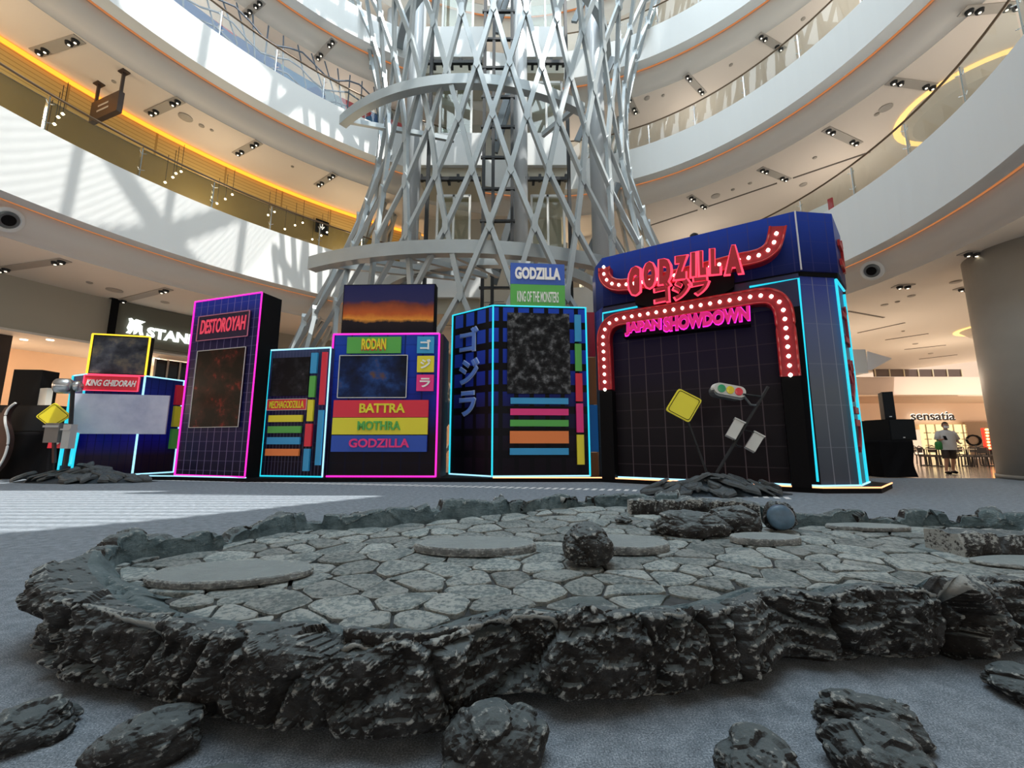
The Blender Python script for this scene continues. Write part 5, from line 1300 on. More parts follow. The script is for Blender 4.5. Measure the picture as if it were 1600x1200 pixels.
def drape(name, x0, x1, yy, dpt, zt, label, seed):
    a = aty(x0, 745, yy).x; b = aty(x1, 745, yy).x; t = MB(); N = 120; vs = []; fs = []; M = 14
    for i in range(M + 1):
        z = zt * (1 - i / M) + .004
        for k in range(N):
            q = k / N * 4; s_ = int(q); f = q - s_
            c = [(a, yy), (b, yy), (b, yy + dpt), (a, yy + dpt), (a, yy)]
            x = c[s_][0] + (c[s_ + 1][0] - c[s_][0]) * f; y = c[s_][1] + (c[s_ + 1][1] - c[s_][1]) * f
            w = (i / M) ** .8 * .07 * (noise.noise(Vector((x * 3.2 + i * .10, y * 3, seed))) + .5 * math.sin(x * 9 + i * .45)) + .015 * i / M
            d = Vector((x - (a + b) / 2, y - yy - dpt / 2, 0)).normalized(); vs.append((x + d.x * w, y + d.y * w, z))
    for i in range(M):
        for k in range(N): fs.append((i * N + k, i * N + (k + 1) % N, (i + 1) * N + (k + 1) % N, (i + 1) * N + k))
    fs.append(tuple(range(N)))
    return tag(obj(name, t.add(vs, fs), CLOTH, None, True, loc=((a + b) / 2, yy + dpt / 2, 0)), label, 'speaker')
zt = aty(1400, 688, 12.2).z
drape('draped_subwoofer', 1381, 1434, 12.2, .9, zt, 'subwoofer covered in a folded black cloth, right of the stage arch', 1)
zd = aty(1400, 655, 12.8).z
t_, z2 = sbox('subwoofer', 1386, 655, 1433, 688, 12.25, .8, 'wide black speaker lying on the cloth-covered subwoofer at the right', 0.04, zt + .006)
t_, z3 = sbox('loudspeaker', 1388, 612, 1407, 655, 12.3, .5, 'tall black top speaker of the right hand stack', -.55, z2 + .005)
t_, z4 = sbox('rear_subwoofer', 1362, 657, 1382, 745, 12.9, .8, 'black speaker tower behind the right stack, next to the stage arch', 0, .0)
zl = aty(40, 675, 11.6).z
drape('draped_subwoofer', -30, 72, 11.6, .9, zl, 'black draped subwoofer at the far left edge', 5)
t_, z5 = sbox('subwoofer', -30, 633, 73, 675, 11.65, .8, 'wide black speaker on the draped subwoofer at the far left', 0, zl + .006)
t_, z6 = sbox('loudspeaker', 23, 577.5, 54, 632, 11.7, .5, 'upright black speaker standing on the far left stack', .1, z5 + .005, False)
t = thing('white_tilted_board', aty(60, 632, 12.0), 'white board leaning behind the upright black speaker on the left', 'board'); t.location.z = z5 + .005; t.location.y = 11.9
a = aty(52, 632, 11.75); b = aty(70, 632, 11.75); c = aty(74, 606, 11.75); d = aty(57, 607, 11.75)
for p in (a, b): p.z = z5 + .008
obj('face_board', MB().slab([a, b, c, d], Vector((0.05, .12, 0))), mat('cream_board', (.62, .58, .50)), t)
# curvy brown prop with pale edging at the left edge
t = thing('curvy_brown_prop', aty(10, 740, 11.2), 'curved brown cut-out prop with white edging, cut by the left picture edge', 'prop'); t.location.z = 0
cur = [(140, 380), (95, 410), (65, 450), (48, 500), (52, 560), (70, 620), (80, 680), (70, 760), (45, 840), (0, 920), (-60, 980)]
lf = [(-120, 990), (-120, 420), (0, 480), (40, 420)]
cp_ = smooth([aty(*ZL(*c), 11.2) for c in cur], 2)
obj('panel', MB().slab([Vector((p.x, 11.2, max(p.z, .01))) for p in cp_] + [Vector((p.x, 11.2, max(p.z, .01))) for p in [aty(*ZL(*c), 11.2) for c in lf]], Vector((0, .12, 0))), mat('brown_prop', (.05, .022, .016), .5, noise_amt=.3, nscale=4), t)
obj('edging', MB().tube([Vector((p.x, 11.18, max(p.z, .03))) for p in cp_], .028, 6), mat('white_edging', (.7, .7, .68)), t)

# ------------------------------------------------------------ walking person near the right shops
def skin_fig(name, verts, edges, radii, m, parent, root_i=0, sub=2):
    me = bpy.data.meshes.new(name); me.from_pydata(verts, edges, []); o = bpy.data.objects.new(name, me); COL.objects.link(o)
    s = o.modifiers.new('s', 'SKIN'); me.update()
    sv = me.skin_vertices[0].data if me.skin_vertices else None
    if sv is None:
        b = bmesh.new(); b.from_mesh(me); b.verts.layers.skin.verify(); b.to_mesh(me); b.free(); sv = me.skin_vertices[0].data
    for i, r in enumerate(radii): sv[i].radius = (r, r) if not isinstance(r, tuple) else r
    sv[root_i].use_root = True
    u = o.modifiers.new('u', 'SUBSURF'); u.levels = sub; u.render_levels = sub
    dg = bpy.context.evaluated_depsgraph_get(); dg.update(); nm = bpy.data.meshes.new_from_object(o.evaluated_get(dg)); bpy.data.objects.remove(o)
    nm.materials.clear(); nm.materials.append(m)
    for p in nm.polygons: p.use_smooth = True
    r = bpy.data.objects.new(name, nm); COL.objects.link(r); r.parent = parent
    return r
PX = aty(1487, 738, 13.6); px0 = PX.x
per = thing('person', (px0, 13.6, 0), 'masked person walking in a loose white t-shirt and dark shorts near the right shops', 'person')
per.rotation_euler.z = -0.35
SKINM = mat('skin', (.42, .22, .14), .55)
V = [(0, 0, .92), (0, 0, 1.12), (0, 0, 1.34), (0, -.02, 1.42), (0, -.03, 1.50),
     (-.09, 0, .88), (-.11, -.06, .50), (-.12, .02, .09), (-.12, -.12, .04), (.09, 0, .88), (.12, .05, .50), (.15, .20, .12), (.15, .10, .05),
     (-.18, 0, 1.35), (-.24, -.02, 1.10), (-.20, -.22, 1.12), (.18, 0, 1.35), (.27, .03, 1.10), (.22, -.16, 1.00)]
Ed = [(0, 1), (1, 2), (2, 3), (3, 4), (0, 5), (5, 6), (6, 7), (7, 8), (0, 9), (9, 10), (10, 11), (11, 12), (2, 13), (13, 14), (14, 15), (2, 16), (16, 17), (17, 18)]
Rr = [.14, .13, .13, .055, .055, .095, .06, .04, .035, .095, .06, .04, .035, .06, .042, .028, .06, .042, .028]
skin_fig('body', V, Ed, Rr, SKINM, per)
hd = MB(); vs = []; fs = []; N = 20; M = 14
for i in range(M + 1):
    a = PI * i / M
    for k in range(N):
        b = 2 * PI * k / N; x = .075 * math.sin(a) * math.cos(b); y = .095 * math.sin(a) * math.sin(b) * (1.0); z = .118 * math.cos(a)
        if y < 0: x *= 1 - .15 * (z < -.02); y -= .022 * math.exp(-((x / .018) ** 2 + ((z + .01) / .025) ** 2))
        vs.append((x, y - .035, z + 1.585))
for i in range(M):
    for k in range(N): fs.append((i * N + k, i * N + (k + 1) % N, (i + 1) * N + (k + 1) % N, (i + 1) * N + k))
def pobj(name, mb, m, smooth=True, lab=None):
    me = mb.mesh(name, m, smooth); o = bpy.data.objects.new(name, me); COL.objects.link(o); o.parent = per
    if lab: o['label'] = lab
    return o
pobj('head', hd.add(vs, fs), SKINM)
for sx in (-.03, .03):
    pobj('eye', MB().lathe((sx, -.118, 1.595), [(.011, 0), (.006, .012)], 10, Vector((0, -1, 0))), BLACK)
    pobj('ear', MB().lathe((sx * 2.6, -.03, 1.58), [(.012, 0), (.028, .01), (.02, .02)], 10, Vector((sx, 0, 0))), SKINM)
mk = MB(); vs = []; fs = []
for i in range(6):
    for k in range(9):
        a = -PI * .5 + (k - 4) * .25; z = 1.49 + i * .018; r = .098 - .004 * abs(i - 3)
        vs.append((.9 * r * math.cos(a), -.035 + 1.08 * r * math.sin(a), z))
for i in range(5):
    for k in range(8): fs.append((i * 9 + k, i * 9 + k + 1, i * 9 + 10 + k, i * 9 + 9 + k))
pobj('face_mask', mk.add(vs, fs), mat('mask_white', (.75, .75, .75)))
hr_ = MB(); vs = []; fs = []
for i in range(8):
    a = PI * .52 * i / 7
    for k in range(N):
        b = 2 * PI * k / N; front = math.sin(b) < -.3
        aa = a * (.62 if front else 1.15); vs.append((.084 * math.sin(aa) * math.cos(b), .106 * math.sin(aa) * math.sin(b) - .03, .128 * math.cos(aa) + 1.587))
for i in range(7):
    for k in range(N): fs.append((i * N + k, i * N + (k + 1) % N, (i + 1) * N + (k + 1) % N, (i + 1) * N + k))
pobj('hair', hr_.add(vs, fs), mat('hair_black', (.012, .01, .009), .6))
SH = mat('tshirt_white', (.62, .61, .60), .85)
def garment(name, rows, m, n=24):
    mb = MB(); vs = []; fs = []
    for (cx2, cy2, z, rx2, ry2) in rows:
        for k in range(n):
            b = 2 * PI * k / n; w = 1 + .05 * math.sin(5 * b + z * 9); vs.append((cx2 + rx2 * w * math.cos(b), cy2 + ry2 * w * math.sin(b), z))
    for i in range(len(rows) - 1):
        for k in range(n): fs.append((i * n + k, i * n + (k + 1) % n, (i + 1) * n + (k + 1) % n, (i + 1) * n + k))
    return pobj(name, mb.add(vs, fs), m)
garment('tshirt', [(0, 0, .78, .23, .17), (0, 0, .95, .225, .165), (0, 0, 1.15, .215, .155), (0, 0, 1.30, .225, .15), (0, 0, 1.39, .19, .12), (0, -.01, 1.43, .10, .08), (0, -.015, 1.445, .065, .065)], SH)
for s_, e_ in ((-1, (-.25, -.03, 1.12)), (1, (.28, .03, 1.12))):
    pobj('sleeve', MB().tube([(s_ * .15, 0, 1.37), (s_ * .20, 0, 1.30), e_], .075, 12, r2=.085), SH)
SO = mat('shorts_dark', (.05, .035, .03), .8)
garment('shorts', [(0, 0, .95, .17, .14), (0, 0, .78, .19, .15)], SO)
for c_, k_ in (((-.095, -.01), (-.11, -.05)), ((.095, .01), (.12, .05))):
    pobj('shorts_leg', MB().tube([(c_[0], c_[1], .84), (k_[0], k_[1], .50)], .10, 12, r2=.095), SO)
for x_, y_, z_ in ((-.12, -.07, .035), (.15, .15, .045)): pobj('shoe', MB().lathe((x_, y_ + .13, z_), [(.03, 0), (.045, .05), (.05, .18), (.035, .25)], 12, Vector((0, -1, 0))), BLACK)
for (hx, hy, hz) in ((-.20, -.24, 1.13), (.22, -.18, .99)):
    h = skin_fig('hand', [(hx, hy + .02, hz), (hx, hy - .03, hz)] + [(hx + (f - 1.5) * .018, hy - .065, hz + .005) for f in range(4)] + [(hx + (f - 1.5) * .018, hy - .09, hz + .02) for f in range(4)] + [(hx + .04, hy - .03, hz + .02)],
             [(0, 1)] + [(1, 2 + f) for f in range(4)] + [(2 + f, 6 + f) for f in range(4)] + [(0, 10)], [.026, .03] + [.009] * 4 + [.008] * 4 + [.010], SKINM, per, 0, 1)
pobj('neck', MB().tube([(0, -.01, 1.40), (0, -.03, 1.52)], .052, 12), SKINM)
ph = thing('phone', (0, 0, 0), 'dark phone held up by the walking person', 'phone'); pw = per.matrix_basis @ Vector((0, 0, 0))
Mx = Matrix.Translation((px0, 13.6, 0)) @ Matrix.Rotation(-.35, 4, 'Z')
ph.location = Mx @ Vector((-.20, -.34, 1.17)); ph.rotation_euler = (-.5, 0, -.35)
for nm, mb, m_ in (('phone_body', MB().box((0, 0, 0), .075, .01, .15), BLACK), ('phone_screen', MB().box((0, .006, 0), .068, .002, .14), mat('screen_dark', (.03, .03, .04), .1))):
    o = bpy.data.objects.new(nm, mb.mesh(nm, m_)); COL.objects.link(o); o.parent = ph
bgp = Mx @ Vector((-.27, -.08, .92))
t = thing('green_bag', bgp, 'small green bag hanging from the arm of the walking person', 'bag')
obj('pouch', MB().lathe(bgp - Vector((0, 0, .14)), [(.05, 0), (.09, .03), (.095, .2), (.07, .27)], 14), mat('bag_green', (.02, .20, .04), .6), t, True)
obj('strap', MB().tube([bgp + Vector((-.03, 0, .12)), bgp + Vector((0, .01, .22)), bgp + Vector((.03, 0, .12))], .012, 6), mat('bag_green', (.02, .2, .04)), t)

# ------------------------------------------------------------ white dashes on the carpet
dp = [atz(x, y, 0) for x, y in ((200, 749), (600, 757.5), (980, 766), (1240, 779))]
t = thing('floor_dashes', (0, dp[1].y, 0), 'long line of white slanted dashes on the carpet before the booths', 'marking')
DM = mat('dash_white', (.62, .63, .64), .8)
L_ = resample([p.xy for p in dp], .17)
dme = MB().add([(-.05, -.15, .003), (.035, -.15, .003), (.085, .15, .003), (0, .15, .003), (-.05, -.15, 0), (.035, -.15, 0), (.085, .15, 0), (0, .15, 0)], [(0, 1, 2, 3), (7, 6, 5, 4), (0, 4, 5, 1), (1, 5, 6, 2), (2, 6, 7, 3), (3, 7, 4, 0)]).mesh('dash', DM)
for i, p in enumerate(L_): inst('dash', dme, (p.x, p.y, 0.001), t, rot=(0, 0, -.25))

# ------------------------------------------------------------ carved rock platform
PC = Vector((0.35, 3.1))
OUT = [(-2.40, 2.17), (-2.0, 1.88), (-1.86, 1.78), (-1.71, 1.76), (-1.54, 1.70), (-1.27, 1.62), (-1.13, 1.58), (-1.01, 1.55), (-0.78, 1.49), (-0.62, 1.46), (-0.42, 1.46), (-0.25, 1.48), (-0.15, 1.57), (-0.06, 1.67), (0.02, 1.71),
       (0.19, 1.68), (0.38, 1.66), (0.61, 1.67), (0.82, 1.72), (1.03, 1.84), (1.20, 1.99), (1.30, 2.0), (1.43, 1.93), (1.6, 1.95), (1.76, 1.97), (1.89, 1.92), (2.14, 1.98), (2.46, 2.10), (2.9, 2.16), (3.5, 2.18), (4.2, 2.38), (4.65, 2.95), (4.5, 3.6),
       (4.05, 3.95), (3.2, 3.92), (2.55, 3.92), (2.60, 4.25), (2.45, 4.62), (2.0, 4.78), (1.55, 5.08), (1.1, 5.22), (.37, 4.86), (-.4, 4.42), (-1.0, 4.08), (-1.4, 3.80), (-1.85, 3.84), (-2.2, 3.46), (-2.33, 3.0), (-2.58, 2.9), (-2.62, 2.6), (-2.5, 2.35)]
def closed_resample(P, n):
    P = [Vector(p) for p in P]; 
    for _ in range(2):
        Q = []
        for i in range(len(P)):
            a, b = P[i], P[(i + 1) % len(P)]; Q += [a.lerp(b, .25), a.lerp(b, .75)]
        P = Q
    S = [0]
    for i in range(len(P)): S.append(S[-1] + (P[(i + 1) % len(P)] - P[i]).length)
    out = []; j = 0
    for k in range(n):
        s = S[-1] * k / n
        while S[j + 1] < s: j += 1
        out.append(P[j].lerp(P[(j + 1) % len(P)], (s - S[j]) / (S[j + 1] - S[j])))
    return out
NP = 2100
ol = closed_resample(OUT, NP)
FZ = 0.235          # level of the inner floor
def sstep(a, b, x):
    x = min(1, max(0, (x - a) / (b - a))); return x * x * (3 - 2 * x)
def backness(p):    # 0 on the near side, 1 on the far side where a thin rim stands up
    d = (p - PC); a = math.atan2(d.y, d.x / 1.4)   # -pi..pi
    return sstep(-0.12, 0.25, math.sin(a) + .42 * sstep(1.3, 2.3, -d.x))
rim = MB(); vs = []; fs = []
ROWS = 66
inner_pts = []
for i, p in enumerate(ol):
    tng = (ol[(i + 6) % NP] - ol[i - 6]).normalized(); nrm = Vector((tng.y, -tng.x))
    bk_ = backness(p)
    q3_ = Vector((p.x * 1.3, p.y * 1.3, 5))
    top = 0.335 + .035 * noise.noise(q3_) + .02 * noise.noise(q3_ * 4) + bk_ * (.055 + .05 * noise.noise(Vector((p.x * 2.3, p.y * 2.3, 9))))
    notch = noise.noise(Vector((p.x * 3.1, p.y * 3.1, 2.2)))
    if bk_ > .6 and notch > .28: top -= .07 * sstep(.28, .36, notch)
    wtop = .12 + .07 * sstep(1.5, 2.1, -p.x) + .05 * noise.noise(Vector((p.x * 2, p.y * 2, 1)))            # flat of the rim
    wslope = .17 * (1 - bk_) + .02 + .08 * (1 - bk_) * noise.noise(Vector((p.x * 2.4, p.y * 2.4, 3)))
    wtop = wtop * (1 - .35 * bk_)
    for r in range(ROWS):
        if r < 38:       # outer face, from the floor up
            u = r / 37; z = .004 + (top - .004) * (1 - (1 - u) ** 1.15)
            bulge = .015 * math.sin(PI * min(1, u * 1.0)) - .085 * (1 - sstep(0, .16, u)) - .012 * sstep(.93, 1.0, u)
            inset = -bulge; amp = 1.0 if r > 1 else .4
        elif r < 54:     # top of the rim
            u = (r - 37) / 16; inset = .012 + wtop * u; z = top + .008 * math.sin(u * PI) - .02 * u * (1 - bk_); amp = 1.0 if r < 39 else .55
        else:            # down to the inner floor
            u = (r - 53) / 12; inset = .012 + wtop + wslope * u; z = top - .02 * (1 - bk_) + (FZ - .012 - top + .02 * (1 - bk_)) * (sstep(0, 1, u) if bk_ < .5 else u); amp = .5 * (1 - u) + .05
        P = Vector((p.x - nrm.x * inset, p.y - nrm.y * inset, z))
        if amp > 0:
            # chiselled relief: broad lumps, slabby strata, blocks with dark splits, fine chips
            w = noise.noise_vector(P * 2.6) * .14
            d = .055 * noise.noise(P * 2.1 + Vector((3, 0, 0)))
            # big split blocks
            Q = Vector(((P.x + w.x) * 3.0, (P.y + w.y) * 3.0, (P.z + w.z * .4) * 2.6))
            F_, pts_ = noise.voronoi(Q)
            d += .045 * (noise.cell(pts_[0] * 7.3) - .5) - .040 * math.exp(-((F_[1] - F_[0]) / .07) ** 2)
            # tilted facets inside each block
            dv = Q - pts_[0]; h1 = noise.cell(pts_[0] * 3.1 + Vector((9, 0, 0))) - .5; h2 = noise.cell(pts_[0] * 4.3 + Vector((0, 9, 0))) - .5
            d += .05 * (h1 * (dv.x * tng.x + dv.y * tng.y) * 1.2 + h2 * dv.z)
            # strata: ledges with sharp lips
            zz_ = P.z * (15 + 5 * h1) + w.z * 5 + 1.2 * noise.noise(Vector((P.x * 1.6, P.y * 1.6, 4)))
            fr_ = zz_ - math.floor(zz_)
            d += .032 * (fr_ ** 2.2 if fr_ < .86 else (1 - fr_) / .14 * .72) * (.5 + noise.noise(P * 2.2 + Vector((0, 7, 0))))
            # small chisel chips and grit
            F2, p2_ = noise.voronoi(Vector((P.x * 15, P.y * 15, P.z * 21)) + w * 4)
            d += .014 * (noise.cell(p2_[0] * 5.7) - .5) - .007 * math.exp(-((F2[1] - F2[0]) / .1) ** 2)
            d += .012 * (.5 - abs(noise.noise(P * 11))) * 1.6 - .008 * abs(noise.noise(P * 28)) + .005 * noise.noise(P * 60)
            d *= amp
            if r < 38:
                P += Vector((nrm.x * d, nrm.y * d, .25 * d * (1 if r > 1 else 0)))
            else:
                P += Vector((nrm.x * d * .5, nrm.y * d * .5, d * (.8 if r < 54 else .6)))
            if r < 38: P.z = max(.003, P.z)
        vs.append(P)
    inner_pts.append(Vector((p.x - nrm.x * (.012 + wtop + wslope * .8), p.y - nrm.y * (.012 + wtop + wslope * .8))))
for i in range(NP):
    j = (i + 1) % NP
    for r in range(ROWS - 1): fs.append((i * ROWS + r, j * ROWS + r, j * ROWS + r + 1, i * ROWS + r + 1))
rim.add(vs, fs)
plat = thing('rock_platform', (0.6, 3.1, 0), 'large low carved grey rock platform with a raised rim and crazy-paved top in the foreground', 'platform')
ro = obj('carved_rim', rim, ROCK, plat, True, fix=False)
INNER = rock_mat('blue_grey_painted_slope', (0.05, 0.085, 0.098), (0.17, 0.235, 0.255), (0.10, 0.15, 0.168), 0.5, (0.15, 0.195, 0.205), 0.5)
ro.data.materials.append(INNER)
for k, pl__ in enumerate(ro.data.polygons):
    if k % (ROWS - 1) >= 50: pl__.material_index = 1
# mortar bed
bed = MB(); ip = inner_pts[::10]; n = len(ip)
bed.add([(p.x, p.y, FZ - .004) for p in ip] + [(0.9, 3.1, FZ - .004)], [(k, (k + 1) % n, n) for k in range(n)])
obj('joint_bed', bed, mat('dark_joint', (.030, .035, .037), .8, noise_amt=.4, nscale=20), plat)
# crazy paving: clipped Voronoi cells, one object each
rnd = random.Random(5)
def inside(p, poly):
    c = False; j = len(poly) - 1
    for i in range(len(poly)):
        a, b = poly[i], poly[j]
        if (a.y > p.y) != (b.y > p.y) and p.x < (b.x - a.x) * (p.y - a.y) / (b.y - a.y) + a.x: c = not c
        j = i
    return c
ipoly = [Vector((p.x, p.y)) for p in ip]
SX, SY = .262, .205; seeds = []
yy = 1.2; row = 0
while yy < 5.4:
    xx = -2.9 + (SX / 2 if row % 2 else 0)
    while xx < 4.6:
        seeds.append(Vector((xx + rnd.uniform(-.125, .125), yy + rnd.uniform(-.095, .095)))); xx += SX
    yy += SY; row += 1
def clip(poly, m_, n_):
    out = []
    for i in range(len(poly)):
        a, b = poly[i - 1], poly[i]; da = (a - m_).dot(n_); db = (b - m_).dot(n_)
        if da <= 0: 
            if db <= 0: out.append(b)
            else: out.append(a.lerp(b, da / (da - db)))
        elif db <= 0: out.append(a.lerp(b, da / (da - db))); out.append(b)
    return out
cnt = 0
for s in seeds:
    s_in = inside(s, ipoly)
    if not s_in and min((s - q).length for q in ipoly) > .2: continue
    poly = [s + Vector(q) for q in ((-.4, -.4), (.4, -.4), (.4, .4), (-.4, .4))]
    for o_ in seeds:
        if o_ is s or (o_ - s).length > .75: continue
        dd = (o_ - s); g = .005 + .006 * rnd.random(); poly = clip(poly, (s + o_) / 2 - dd.normalized() * g, dd)
        if len(poly) < 3: break
    if len(poly) < 3: continue
    if not s_in:
        iv = [q for q in poly if inside(q, ipoly)]
        if len(iv) < 2: continue
        s = sum(iv, Vector((0, 0))) / len(iv)
    if sum(1 for q in poly if not inside(q, ipoly)) > 0 and s_in == False or sum(1 for q in poly if not inside(q, ipoly)) > 1:
        poly = [q if inside(q, ipoly) else q.lerp(s, .45) for q in poly]
    ar = abs(sum(poly[i - 1].x * poly[i].y - poly[i].x * poly[i - 1].y for i in range(len(poly)))) / 2
    ext = max((a - b).length for a in poly for b in poly)
    if ar < .010 or ar < .22 * ext * ext: continue
    # wobble and soften corners
    Q = []
    for i in range(len(poly)):
        a, b, c_ = poly[i - 1], poly[i], poly[(i + 1) % len(poly)]
        Q += [b.lerp(a, .18), b.lerp(c_, .18)]
    Q = [q + Vector((rnd.uniform(-.006, .006), rnd.uniform(-.006, .006))) for q in Q]
    if cnt >= 300: break
    h = FZ + rnd.uniform(.012, .024); m_ = len(Q); tx, ty = rnd.uniform(-.02, .02), rnd.uniform(-.02, .02)
    V = [Vector((q.x, q.y, FZ - .006)) for q in Q] + [Vector((q.x, q.y, h - .006)) for q in Q] + [Vector((*q.lerp(s, .07), h + (q.x - s.x) * tx + (q.y - s.y) * ty)) for q in Q]
    f_ = [tuple(range(2 * m_, 3 * m_))]
    for l_ in (0, 1): f_ += [(l_ * m_ + k, l_ * m_ + (k + 1) % m_, (l_ + 1) * m_ + (k + 1) % m_, (l_ + 1) * m_ + k) for k in range(m_)]
    obj('paving_stone', MB().add(V, f_), STONE, plat); cnt += 1


# flat round slabs lying on the paving
def disc(cx_, cy_, rx, ry, h, label, seed, z=FZ + .024, rot=0.0):
    mb = MB(); vs = []; fs = []; N = 90; prof = [(1.0, 0), (1.01, .35), (1.0, .8), (.975, 1.0), (.8, 1.01), (.6, 1.02), (.4, 1.02), (.2, 1.03)]
    for r_, zz in prof:
        for k in range(N):
            a = 2 * PI * k / N; c = Vector((math.cos(a), math.sin(a), 0)); w = 1 + .045 * noise.noise(c * 1.3 + Vector((seed, 0, 0))) + (.012 * noise.noise(c * 7 + Vector((seed, zz * 3, 0))) if zz < 1 else 0)
            x, y = rx * r_ * w * c.x, ry * r_ * w * c.y; x, y = x * math.cos(rot) - y * math.sin(rot), x * math.sin(rot) + y * math.cos(rot)
            dz = .005 * noise.noise(Vector((x * 6, y * 22, seed))) if zz >= 1 else 0
            vs.append((cx_ + x, cy_ + y, z + h * zz + dz))
    for i in range(len(prof) - 1):
        for k in range(N): fs.append((i * N + k, i * N + (k + 1) % N, (i + 1) * N + (k + 1) % N, (i + 1) * N + k))
    fs.append(tuple(range(N))[::-1]); fs.append(tuple((len(prof) - 1) * N + k for k in range(N)))
    return tag(obj('flat_round_slab', mb.add(vs, fs), SLABTOP, None, False, loc=(cx_, cy_, z)), label, 'stone slab', 'flat slabs on the rock platform')
disc(-1.58, 2.40, .43, .20, .035, 'largest flat pale slab at the left end of the platform paving', 1, rot=.12)
disc(-.26, 2.98, .42, .19, .05, 'flat oval slab in the middle of the platform, left of the round boulder', 2)
disc(.82, 3.03, .30, .20, .05, 'flat round slab just behind and right of the round boulder', 3)
disc(1.92, 3.20, .26, .13, .045, 'small round slab before the pair of low boulders and blue-faced stone', 4)
disc(3.12, 3.68, .34, .12, .03, 'thin narrow slab near the far right rim of the platform', 5, rot=-.1)
disc(3.50, 2.62, .62, .16, .02, 'wide flat slab at the right edge under the thick rim block', 6, rot=-.05)
# boulders
def boulder(name, c, r, label, cat='rock', group=None, seed=0, flat=.8, mtl=None, seg=3, rot=0.0, jag=1.0, sub=4):
    b = bmesh.new(); bmesh.ops.create_icosphere(b, subdivisions=sub + 1, radius=1.0)
    R = Matrix.Rotation(rot, 3, 'Z'); sd = Vector((seed * 3.7, seed * 1.3, seed * 2.1))
    for v in b.verts:
        p = v.co.copy()
        F_, pts_ = noise.voronoi(p * 1.5 + sd); cell = noise.cell(pts_[0] * 5.1)
        k = 1 + .16 * noise.noise(p * 1.2 + sd) + jag * (.12 * (cell - .5) - .05 * math.exp(-((F_[1] - F_[0]) / .08) ** 2) + .035 * (1 - 2 * abs(noise.noise(p * 3.2 + sd))) + .016 * (1 - 2 * abs(noise.noise(p * 8 + sd))) + .02 * noise.noise(p * 18 + sd))
        p *= k; p = Vector((p.x * r[0], p.y * r[1], p.z * r[2])); p = R @ p
        p.z = max(p.z, -r[2] * flat); v.co = p
    mn = min(v.co.z for v in b.verts)
    me = bpy.data.meshes.new(name)
    for v in b.verts: v.co.z -= mn
    b.to_mesh(me); b.free(); me.materials.append(mtl or ROCK)
    for p in me.polygons: p.use_smooth = True
    o = bpy.data.objects.new(name, me); COL.objects.link(o); o.location = c
    return tag(o, label, cat, group)
PZ = FZ + .02
GP_ = 'boulders standing on the rock platform'
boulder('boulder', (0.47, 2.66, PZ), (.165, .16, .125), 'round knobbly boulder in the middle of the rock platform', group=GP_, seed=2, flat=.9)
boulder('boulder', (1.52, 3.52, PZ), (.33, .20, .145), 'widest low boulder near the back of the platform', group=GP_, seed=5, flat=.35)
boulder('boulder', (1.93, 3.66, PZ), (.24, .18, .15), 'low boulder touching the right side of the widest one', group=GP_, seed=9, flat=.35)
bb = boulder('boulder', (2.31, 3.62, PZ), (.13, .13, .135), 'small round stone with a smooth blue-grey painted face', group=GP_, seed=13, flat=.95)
fm = MB(); cF = Vector((2.255, 3.50, PZ + .13)); fm.lathe(cF, [(.105, -.02), (.09, .008), (.05, .016)], 20, Vector((-.35, -1, .1))); obj('painted_face', fm, mat('blue_grey_paint', (.07, .13, .19), .4, noise_amt=.3, nscale=12), bb, True)
boulder('boulder', (1.05, 3.95, PZ), (.085, .06, .035), 'tiny flat dark stone left of the widest low boulder', group=GP_, seed=17, flat=.8, sub=3)
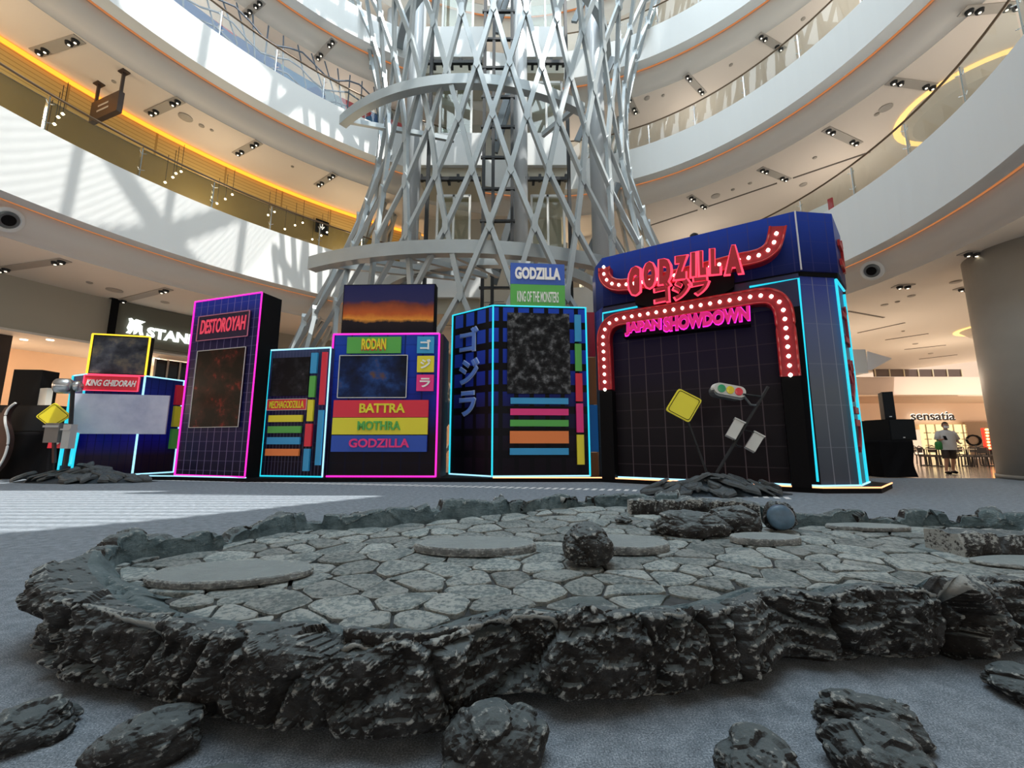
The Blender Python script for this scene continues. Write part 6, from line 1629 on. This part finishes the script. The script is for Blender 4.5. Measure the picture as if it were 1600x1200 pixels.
# thick rim block at the right and raised rim chunks
def chunk(px_, z0, z1, th, label, seed):
    P = [Vector(p) for p in px_]; mb = MB(); n = 60; pts = resample([p.xy for p in P], (sum((b - a).length for a, b in zip(P, P[1:]))) / n); vs = []; fs = []; M = 14
    for i, p in enumerate(pts):
        a = pts[max(0, i - 1)]; b = pts[min(len(pts) - 1, i + 1)]; tg_ = (b - a).normalized(); nn_ = Vector((tg_.y, -tg_.x))
        ring_ = [(0, 0), (0, .35), (0, .7), (.05, .97), (.25, 1.0), (.5, 1.02), (.75, 1.0), (.95, .97), (1, .7), (1, .35), (1, 0)]
        for q, h in ring_:
            v = Vector((p.x - nn_.x * th * q, p.y - nn_.y * th * q, z0 + (z1 - z0) * h))
            d = .035 * noise.noise(v * 5 + Vector((seed, 0, 0))) + .02 * (1 - 2 * abs(noise.noise(v * 14)))
            v += Vector((nn_.x * d * (1 - 2 * q), nn_.y * d * (1 - 2 * q), d if h > .9 else 0)); vs.append(v)
    K = 11
    for i in range(len(pts) - 1):
        for k in range(K - 1): fs.append((i * K + k, i * K + k + 1, (i + 1) * K + k + 1, (i + 1) * K + k))
    fs.append(tuple(range(K))); fs.append(tuple((len(pts) - 1) * K + k for k in range(K))[::-1])
    return obj('rim_block', mb.add(vs, fs), ROCK, plat, False, label=label)
chunk([(2.98, 2.82, 0), (3.4, 2.80, 0), (4.1, 2.66, 0)], FZ, .385, .24, 'thick rim block at the right', 3)
chunk([(1.25, 4.42, 0), (1.6, 4.40, 0), (2.05, 4.30, 0), (2.45, 4.12, 0)], FZ, .40, .12, 'raised rim block at the back', 7)
# loose rocks on the carpet
GR = 'loose carved rocks on the carpet before the platform'
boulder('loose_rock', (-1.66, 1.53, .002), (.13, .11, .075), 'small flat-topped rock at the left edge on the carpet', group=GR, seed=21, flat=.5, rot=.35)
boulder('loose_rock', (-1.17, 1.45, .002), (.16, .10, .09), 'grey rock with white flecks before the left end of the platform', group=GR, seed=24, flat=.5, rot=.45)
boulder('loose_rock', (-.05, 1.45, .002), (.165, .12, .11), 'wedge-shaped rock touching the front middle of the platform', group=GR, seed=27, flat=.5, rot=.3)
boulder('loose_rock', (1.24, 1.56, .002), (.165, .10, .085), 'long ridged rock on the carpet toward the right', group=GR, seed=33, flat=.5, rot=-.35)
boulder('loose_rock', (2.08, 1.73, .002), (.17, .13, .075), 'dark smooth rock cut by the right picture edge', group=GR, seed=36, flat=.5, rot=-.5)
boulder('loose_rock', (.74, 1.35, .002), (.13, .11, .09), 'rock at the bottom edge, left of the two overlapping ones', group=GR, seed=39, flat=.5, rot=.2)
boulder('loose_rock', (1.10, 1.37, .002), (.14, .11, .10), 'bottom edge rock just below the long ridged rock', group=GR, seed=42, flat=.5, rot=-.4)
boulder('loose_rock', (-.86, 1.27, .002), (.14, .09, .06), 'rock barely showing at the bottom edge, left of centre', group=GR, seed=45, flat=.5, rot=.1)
